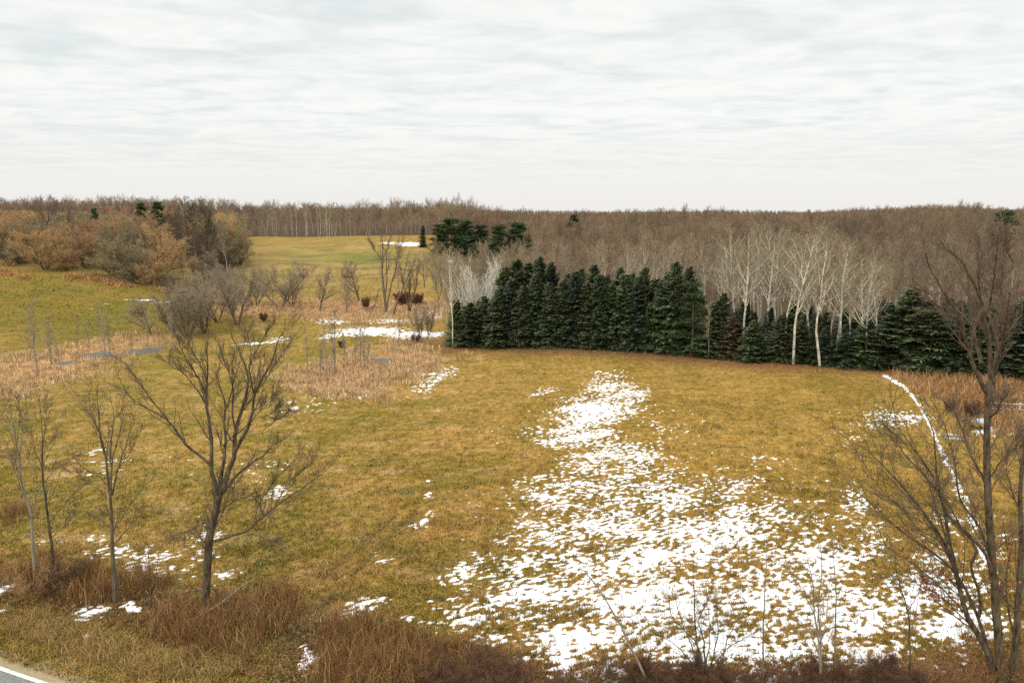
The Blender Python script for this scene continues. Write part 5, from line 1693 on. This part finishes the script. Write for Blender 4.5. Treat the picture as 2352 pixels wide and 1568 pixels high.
hero("roadside_tree", "dark trunk cut by the edge of the view beside the tallest roadside tree", "bare tree", (2335, 1580), [
    (c9, [(1045, 1600), (1060, 1400), (1075, 1150), (1090, 900), (1092, 700), (1088, 520), (1105, 320), (1120, 150)], 0.1360, 0.0425),
    (c9, [(1065, 1350), (1030, 1200), (1010, 1000), (1020, 850), (990, 700)], 0.0400, 0.0068),
    (c9, [(1090, 620), (1040, 500), (1015, 400), (1010, 300)], 0.0320, 0.0068),
    (c9, [(1080, 1100), (1140, 900), (1180, 700)], 0.0480, 0.0085),
    (c9, [(1075, 1180), (1000, 1100), (960, 980)], 0.0240, 0.0059),
], TW2, M_bark_dark, M_twig_red, 207, 0.8, leaf=(260, 0.3, 6.0, RED))

TW3 = [dict(per=9, t0=0.25, t1=1.0, ang=(18, 48), len=0.3, taper=0.4, n=5, wig=0.07, up=0.3, radf=0.45, rmin=0.006, rmax=0.015, lmin=0.3),
       dict(per=5, t0=0.2, t1=1.0, ang=(20, 50), len=0.45, taper=0.35, n=3, wig=0.1, up=0.2, radf=0.6, rmin=0.004, rmax=0.007, lmin=0.15)]
TW4 = TW3 + [dict(per=4, t0=0.2, t1=1.0, ang=(20, 60), len=0.55, taper=0.3, n=3, wig=0.12, up=0.1, radf=0.7, rmin=0.0035, rmax=0.005, lmin=0.12)]
TW5 = [dict(per=14, t0=0.3, t1=0.98, ang=(20, 45), len=0.13, taper=0.5, n=4, wig=0.06, up=0.4, radf=0.4, rmin=0.005, rmax=0.010, lmin=0.25),
       dict(per=3, t0=0.2, t1=1.0, ang=(20, 50), len=0.4, taper=0.3, n=3, wig=0.1, up=0.1, radf=0.6, rmin=0.0035, rmax=0.006, lmin=0.1)]
hero("sapling", "pale leaning pole sapling over the snow at the bottom", "sapling", (1497, 1590), [
    (c8, [(765, 1420), (640, 1130), (560, 980), (480, 800), (400, 680), (350, 580), (230, 430), (130, 310)], 0.055, 0.008),
    (c8, [(560, 980), (520, 860), (540, 700), (480, 520)], 0.014, 0.004),
], TW5, M_bark_sapling, M_twig_dark, 211, 0.3, sides=6)
hero("shrub", "wide fine twigged shrub before the snow, fanning from several stems", "shrub", (1625, 1588), [
    (c8, [(1230, 1400), (1180, 1150), (1140, 950), (1132, 750), (1128, 560), (1125, 330)], 0.045, 0.006),
    (c8, [(1210, 1300), (1140, 1000), (1020, 870), (930, 770), (910, 620), (800, 490)], 0.036, 0.005),
    (c8, [(1225, 1330), (1215, 1100), (1200, 950), (1160, 830), (1240, 650), (1280, 520), (1260, 400)], 0.036, 0.005),
    (c8, [(1230, 1350), (1290, 1100), (1330, 900), (1310, 700), (1400, 620), (1480, 580)], 0.03, 0.005),
    (c8, [(1240, 1350), (1350, 1180), (1400, 1000), (1480, 820), (1560, 660)], 0.028, 0.005),
    (c8, [(1200, 1300), (1000, 1050), (860, 950), (730, 900), (640, 820)], 0.026, 0.005),
    (c8, [(1215, 1250), (1260, 950), (1250, 780), (1230, 600)], 0.024, 0.005),
    (c8, [(1230, 1300), (1400, 1060), (1560, 960), (1690, 890)], 0.022, 0.005),
    (c8, [(1180, 1200), (1050, 900), (980, 700), (960, 520)], 0.022, 0.005),
], TW4, M_bark_dark, M_twig_dark, 212, 0.7, sides=6)
hero("sapling", "straight thin pole sapling right of the wide shrub", "sapling", (1748, 1588), [
    (c8, [(1690, 1400), (1705, 1100), (1712, 800), (1718, 500), (1738, 250), (1732, 60)], 0.035, 0.006),
], TW5, M_bark_grey, M_twig_dark, 213, 0.3, sides=6)
hero("sapling", "fan shaped multi stem sapling over the snow, right of the pole sapling", "sapling", (1885, 1588), [
    (c8, [(2195, 1420), (2175, 1050), (2140, 750), (2120, 480), (2060, 180)], 0.05, 0.006),
    (c8, [(2195, 1300), (2190, 1000), (2170, 700), (2200, 350), (2180, 120)], 0.04, 0.006),
    (c8, [(2170, 1100), (2100, 920), (1960, 760), (1820, 620), (1740, 480)], 0.022, 0.005),
    (c8, [(2160, 1150), (2060, 1000), (1950, 900), (1880, 800)], 0.018, 0.005),
    (c8, [(2190, 1000), (2240, 800), (2250, 600), (2280, 420)], 0.022, 0.005),
    (c8, [(2150, 800), (2060, 620), (1980, 480), (1880, 340)], 0.02, 0.005),
], TW3, M_bark_sapling, M_twig_red, 214, 0.5, sides=6)
hero("sapling", "single slim sapling between the fan shaped one and the red leaved tree", "sapling", (1920, 1586), [
    (c8, [(2320, 1400), (2310, 1000), (2316, 600), (2300, 250), (2310, 80)], 0.035, 0.006),
], TW5, M_bark_grey, M_twig_red, 215, 0.3, sides=6)
hero("sapling", "dark crooked sapling nearest the sweeping red leaved tree", "sapling", (2090, 1586), [
    (c9, [(470, 1600), (475, 1350), (460, 1150), (430, 1050), (400, 930), (395, 800)], 0.045, 0.006),
    (c9, [(465, 1180), (540, 1050), (610, 1000)], 0.018, 0.005),
    (c9, [(450, 1100), (360, 990), (280, 900)], 0.016, 0.005),
], TW3, M_bark_dark, M_twig_dark, 216, 0.4, sides=6)
hero("sapling", "thin dark stems between the upright tree and the big forked tree", "sapling", (345, 1395), [
    (c6, [(985, 1050), (985, 900), (975, 780), (970, 650)], 0.035, 0.006),
    (c6, [(990, 980), (1030, 800), (1040, 680)], 0.02, 0.005),
    (c6, [(985, 1000), (930, 900), (910, 820)], 0.016, 0.005),
], TW3, M_bark_dark, M_twig_dark, 217, 0.3, sides=6)

# brambles and low brush of the fence row
WEED = bare_protos([121, 122], M_twig_russet, M_twig_russet, H=1.4, r=0.008, clear=0.2, nl=4, ang=(10, 35), llen=0.3, sub=2, tw=2, twig_r=0.006, up=1.0, stems=40, spread=0.5, wig=0.09)
BRUSH = [(75, 1368, 1290, 1.1, WEED[0], "dark brush at the foot of the twin leader tree"),
         (140, 1350, 1285, 1.1, THICKET[1], "brown brush between the two far left trees and the upright one"),
         (205, 1300, 1245, 1.0, WEED[0], "russet low bush behind the upright mid sized tree"),
         (20, 1190, 1140, 1.0, WEED[1], "small brown bush at the field edge behind the far left trees"),
         (400, 1425, 1350, 1.2, WEED[0], "russet brush left of the big forked trunk"),
         (560, 1420, 1350, 1.1, WEED[1], "russet brush right of the big forked trunk"),
         (620, 1430, 1375, 1.1, WEED[0], "low russet brush at the end of the weeds right of the big tree"),
         (470, 1460, 1390, 1.1, WEED[0], "dark brush before the big forked trunk"),
         (860, 1530, 1435, 1.2, WEED[1], "tall red brown weed clump beside the white snow patch at the bottom"),
         (960, 1550, 1470, 1.2, WEED[0], "red brown weed clump right of the tall one at the bottom"),
         (1060, 1575, 1490, 1.3, THICKET[1], "dark bramble under the left edge of the big snow field"),
         (1180, 1590, 1510, 1.2, THICKET[0], "dark bramble mound between two snow tongues at the bottom"),
         (1430, 1592, 1520, 1.2, THICKET[1], "dark bramble at the foot of the pale leaning pole"),
         (1560, 1592, 1525, 1.3, THICKET[0], "dark bramble at the foot of the wide shrub"),
         (1690, 1594, 1535, 1.3, THICKET[1], "dark bramble at the foot of the straight pole sapling"),
         (1820, 1594, 1530, 1.2, THICKET[0], "dark bramble between the pole and the fan shaped sapling"),
         (1990, 1594, 1530, 1.3, THICKET[1], "dark bramble between the slim and the crooked sapling"),
         (2130, 1592, 1520, 1.3, WEED[1], "red brown bramble left of the sweeping tree's foot"),
         (2230, 1590, 1500, 1.2, WEED[0], "red brown bramble at the foot of the sweeping tree"),
         (1010, 1592, 1512, 1.2, BUSH[1], "dark red brown bramble between the weed clumps and the snow tongues"),
         (1120, 1600, 1530, 1.2, BUSH[0], "low dark bramble cut by the lower edge of the view under the snow"),
         (1300, 1602, 1545, 1.1, THICKET[0], "low bramble under the widest snow tongue"),
         (1490, 1600, 1520, 1.2, BUSH[1], "red brown bramble right of the pale leaning pole"),
         (1620, 1600, 1515, 1.2, BUSH[0], "red brown bramble tangled in the wide shrub"),
         (1900, 1600, 1520, 1.2, BUSH[1], "red brown bramble around the fan shaped sapling"),
         (2060, 1600, 1515, 1.2, BUSH[0], "red brown bramble around the crooked sapling"),
         (2340, 1570, 1480, 1.2, WEED[1], "red brown bramble behind the trunk at the edge of the view")]
for px, py, top, w, pr, lab in BRUSH:
    b = gp(px, py)
    low = 0.34 if "weed" in lab or "russet" in lab or "russet" in lab else 0.0
    bare("bush", pr, b, at(px, top + (py - top) * low, b[1])[2], lab, "bush", "brush along the fence row", w * 1.15, rng2.uniform(0, 6.28), ("stems", "twigs"))

# ------------------------------------------------------------------ small things at the right field edge and on the far field
def box(Vs, Qs, c, s, rot=0.0, taper=1.0):
    x, y, z = s
    P = []
    for k, zz_ in enumerate((0, z)):
        f = 1 if k == 0 else taper
        for dx, dy in ((-1, -1), (1, -1), (1, 1), (-1, 1)):
            px, py = dx * x / 2 * f, dy * y / 2 * f
            P.append((c[0] + px * math.cos(rot) - py * math.sin(rot), c[1] + px * math.sin(rot) + py * math.cos(rot), c[2] + zz_))
    o = sum(len(v) for v in Vs)
    Vs.append(np.array(P))
    Qs.append(np.array([(0, 3, 2, 1), (4, 5, 6, 7), (0, 1, 5, 4), (1, 2, 6, 5), (2, 3, 7, 6), (3, 0, 4, 7)]) + o)


def boxes(name, lst, mat, parent=None):
    Vs, Qs = [], []
    for a in lst:
        box(Vs, Qs, *a)
    me = make_mesh(name, np.concatenate(Vs), np.concatenate(Qs), mats=[mat])
    return link(name, me, parent)


M_yellow = plain_mat("faded yellow paint", (0.62, 0.36, 0.035), 0.6, (0.52, 0.30, 0.05), 3)
M_tarp = plain_mat("blue grey tarpaulin", (0.28, 0.36, 0.40), 0.5, (0.40, 0.47, 0.50), 2)
M_rubber = plain_mat("black rubber", (0.02, 0.02, 0.02), 0.8)
M_rail = plain_mat("weathered white rail", (0.52, 0.50, 0.45), 0.8, (0.40, 0.38, 0.34), 3)
M_timber = plain_mat("grey weathered timber", (0.22, 0.19, 0.15), 0.9, (0.32, 0.28, 0.22), 4)
b = gp(2250, 984)
ct = thing("yard_cart", "small yellow cart under a blue grey cover, behind the tallest roadside tree", "cart", b, 0.25, None, 0.72)
boxes("body", [((0, 0, 0.35), (1.5, 0.9, 0.5), 0, 1.08)], M_yellow, ct)
sx = np.linspace(-0.85, 0.85, 9); sy = np.linspace(-0.55, 0.55, 6)
TX, TY = np.meshgrid(sx, sy)
TZ = 0.93 + 0.22 * np.cos(TX * 1.7) * np.cos(TY * 2.4) + 0.03 * vnoise(TX * 4, TY * 4, 5)
edge = (np.abs(TX) > 0.8) | (np.abs(TY) > 0.5)
TZ = np.where(edge, 0.80, TZ)
ii = np.arange(TX.size).reshape(TX.shape)
link("cover", make_mesh("cover", np.stack([TX, TY, TZ], -1).reshape(-1, 3), np.stack([ii[:-1, :-1], ii[:-1, 1:], ii[1:, 1:], ii[1:, :-1]], -1).reshape(-1, 4), mats=[M_tarp], smooth=True), ct)
for sx_ in (-0.5, 0.5):
    for sy_ in (-0.5, 0.5):
        a = np.linspace(0, 2 * np.pi, 15)
        ring = np.stack([sx_ + 0.2 * np.cos(a), np.full(15, sy_), 0.25 + 0.2 * np.sin(a)], 1)[None]
        link("wheel", tubes_mesh("wheel", [(ring, np.full((1, 15), 0.075), 8)], M_rubber), ct)
# rail fence: posts and two rails
f0, f1 = gp(2262, 948), gp(2420, 955)
ctr = (f0 + f1) / 2
fe = thing("rail_fence", "weathered white two rail fence at the right end of the rough grass", "fence", f0)
d = f1 - f0
Lf = np.linalg.norm(d[:2])
for k in range(5):
    q = d * k / 4
    q[2] = float(height(f0[0] + q[0], f0[1] + q[1])) - f0[2]
    boxes("post", [((q[0], q[1], q[2] - 0.2), (0.10, 0.10, 1.25), 0, .95)], M_rail, fe)
for zz_ in (0.45, 0.92):
    t = np.linspace(0, 1, 9)
    P = d[None] * t[:, None]
    P[:, 2] = height(f0[0] + P[:, 0], f0[1] + P[:, 1]) - f0[2] + zz_
    P[:, 1] -= 0.08
    link("rail", tubes_mesh("rail", [(P[None], np.full((1, 9), 0.045), 4)], M_rail), fe)
for i, (px, py, L, rot, lab) in enumerate([(2190, 1004, 1.7, -0.35, "snow dusted timber beam lying left of the yellow cart"),
                                           (2335, 1000, 1.9, 0.25, "grey timber beam lying right of the tallest roadside tree"),
                                           (2222, 966, 1.3, 0.15, "short grey timber beam lying behind the yellow cart")]):
    b = gp(px, py)
    t = thing("timber_beam", lab, "timber", b, rot, "timber beams by the cart")
    boxes("beam", [((0, 0, 0), (L, 0.22, 0.2), 0, .97)], M_timber, t)
    boxes("snow_cap", [((-0.1 * L, 0, 0.2), (L * .55, 0.17, 0.035), 0, .7)], M_snow, t)

# fallen dead tree on the far field
b = gp(905, 597)
rg = np.random.default_rng(5)
P0 = np.array([[0, 0, 0.3]] * 3); D = np.array([[-1, 0.1, 0.06], [-.8, .1, .35], [.8, 0.1, .25]])
D /= np.linalg.norm(D, axis=1, keepdims=True)
pp = grow(P0, D, np.array([9.0, 5.0, 4.0]), 8, 0.06, 0.0, rg)
pp[..., 2] = np.maximum(pp[..., 2], 0.15)
o = thing("fallen_tree", "pale dead tree lying on the far hill field", "fallen tree", b)
link("trunk", tubes_mesh("fallen_trunk", [(pp, taper_r(np.array([.26, .15, .12]), 9, .2), 6)], M_bark_sapling), o)
lv = branch_levels(pp, taper_r(np.array([.2, .12, .1]), 9, .2), [dict(per=7, t0=.3, t1=1, ang=(30, 70), len=.3, n=4, radf=.5, rmin=.02), dict(per=6, t0=.2, t1=1, ang=(30, 60), len=.4, n=3, radf=.5, rmin=.012)], rg)
link("crown", tubes_mesh("fallen_crown", [(p, q, 3) for p, q in lv], M_twig_dark), o)
# dead branch lying in the weeds by the big tree
b = gp(430, 1440)
o = thing("dead_branch", "bleached dead branch lying in the weeds before the big tree", "branch", b, 0.5)
pp = grow(np.array([[0, 0, 0.2]]), np.array([[1.0, 0.2, 0.25]]), np.array([3.2]), 8, 0.08, 0.1, rg)
link("limb", tubes_mesh("dead_limb", [(pp, taper_r(np.array([.035]), 9, .3), 6)], M_bark_sapling), o)
lv = branch_levels(pp, taper_r(np.array([.03]), 9, .3), [dict(per=9, t0=.2, t1=1, ang=(30, 60), len=.3, n=4, radf=.5, rmin=.008)], rg)
link("twigs", tubes_mesh("dead_twigs", [(p, q, 4) for p, q in lv], M_bark_sapling), o)
print("objects", len(bpy.data.objects))

print("objects", len(bpy.data.objects))
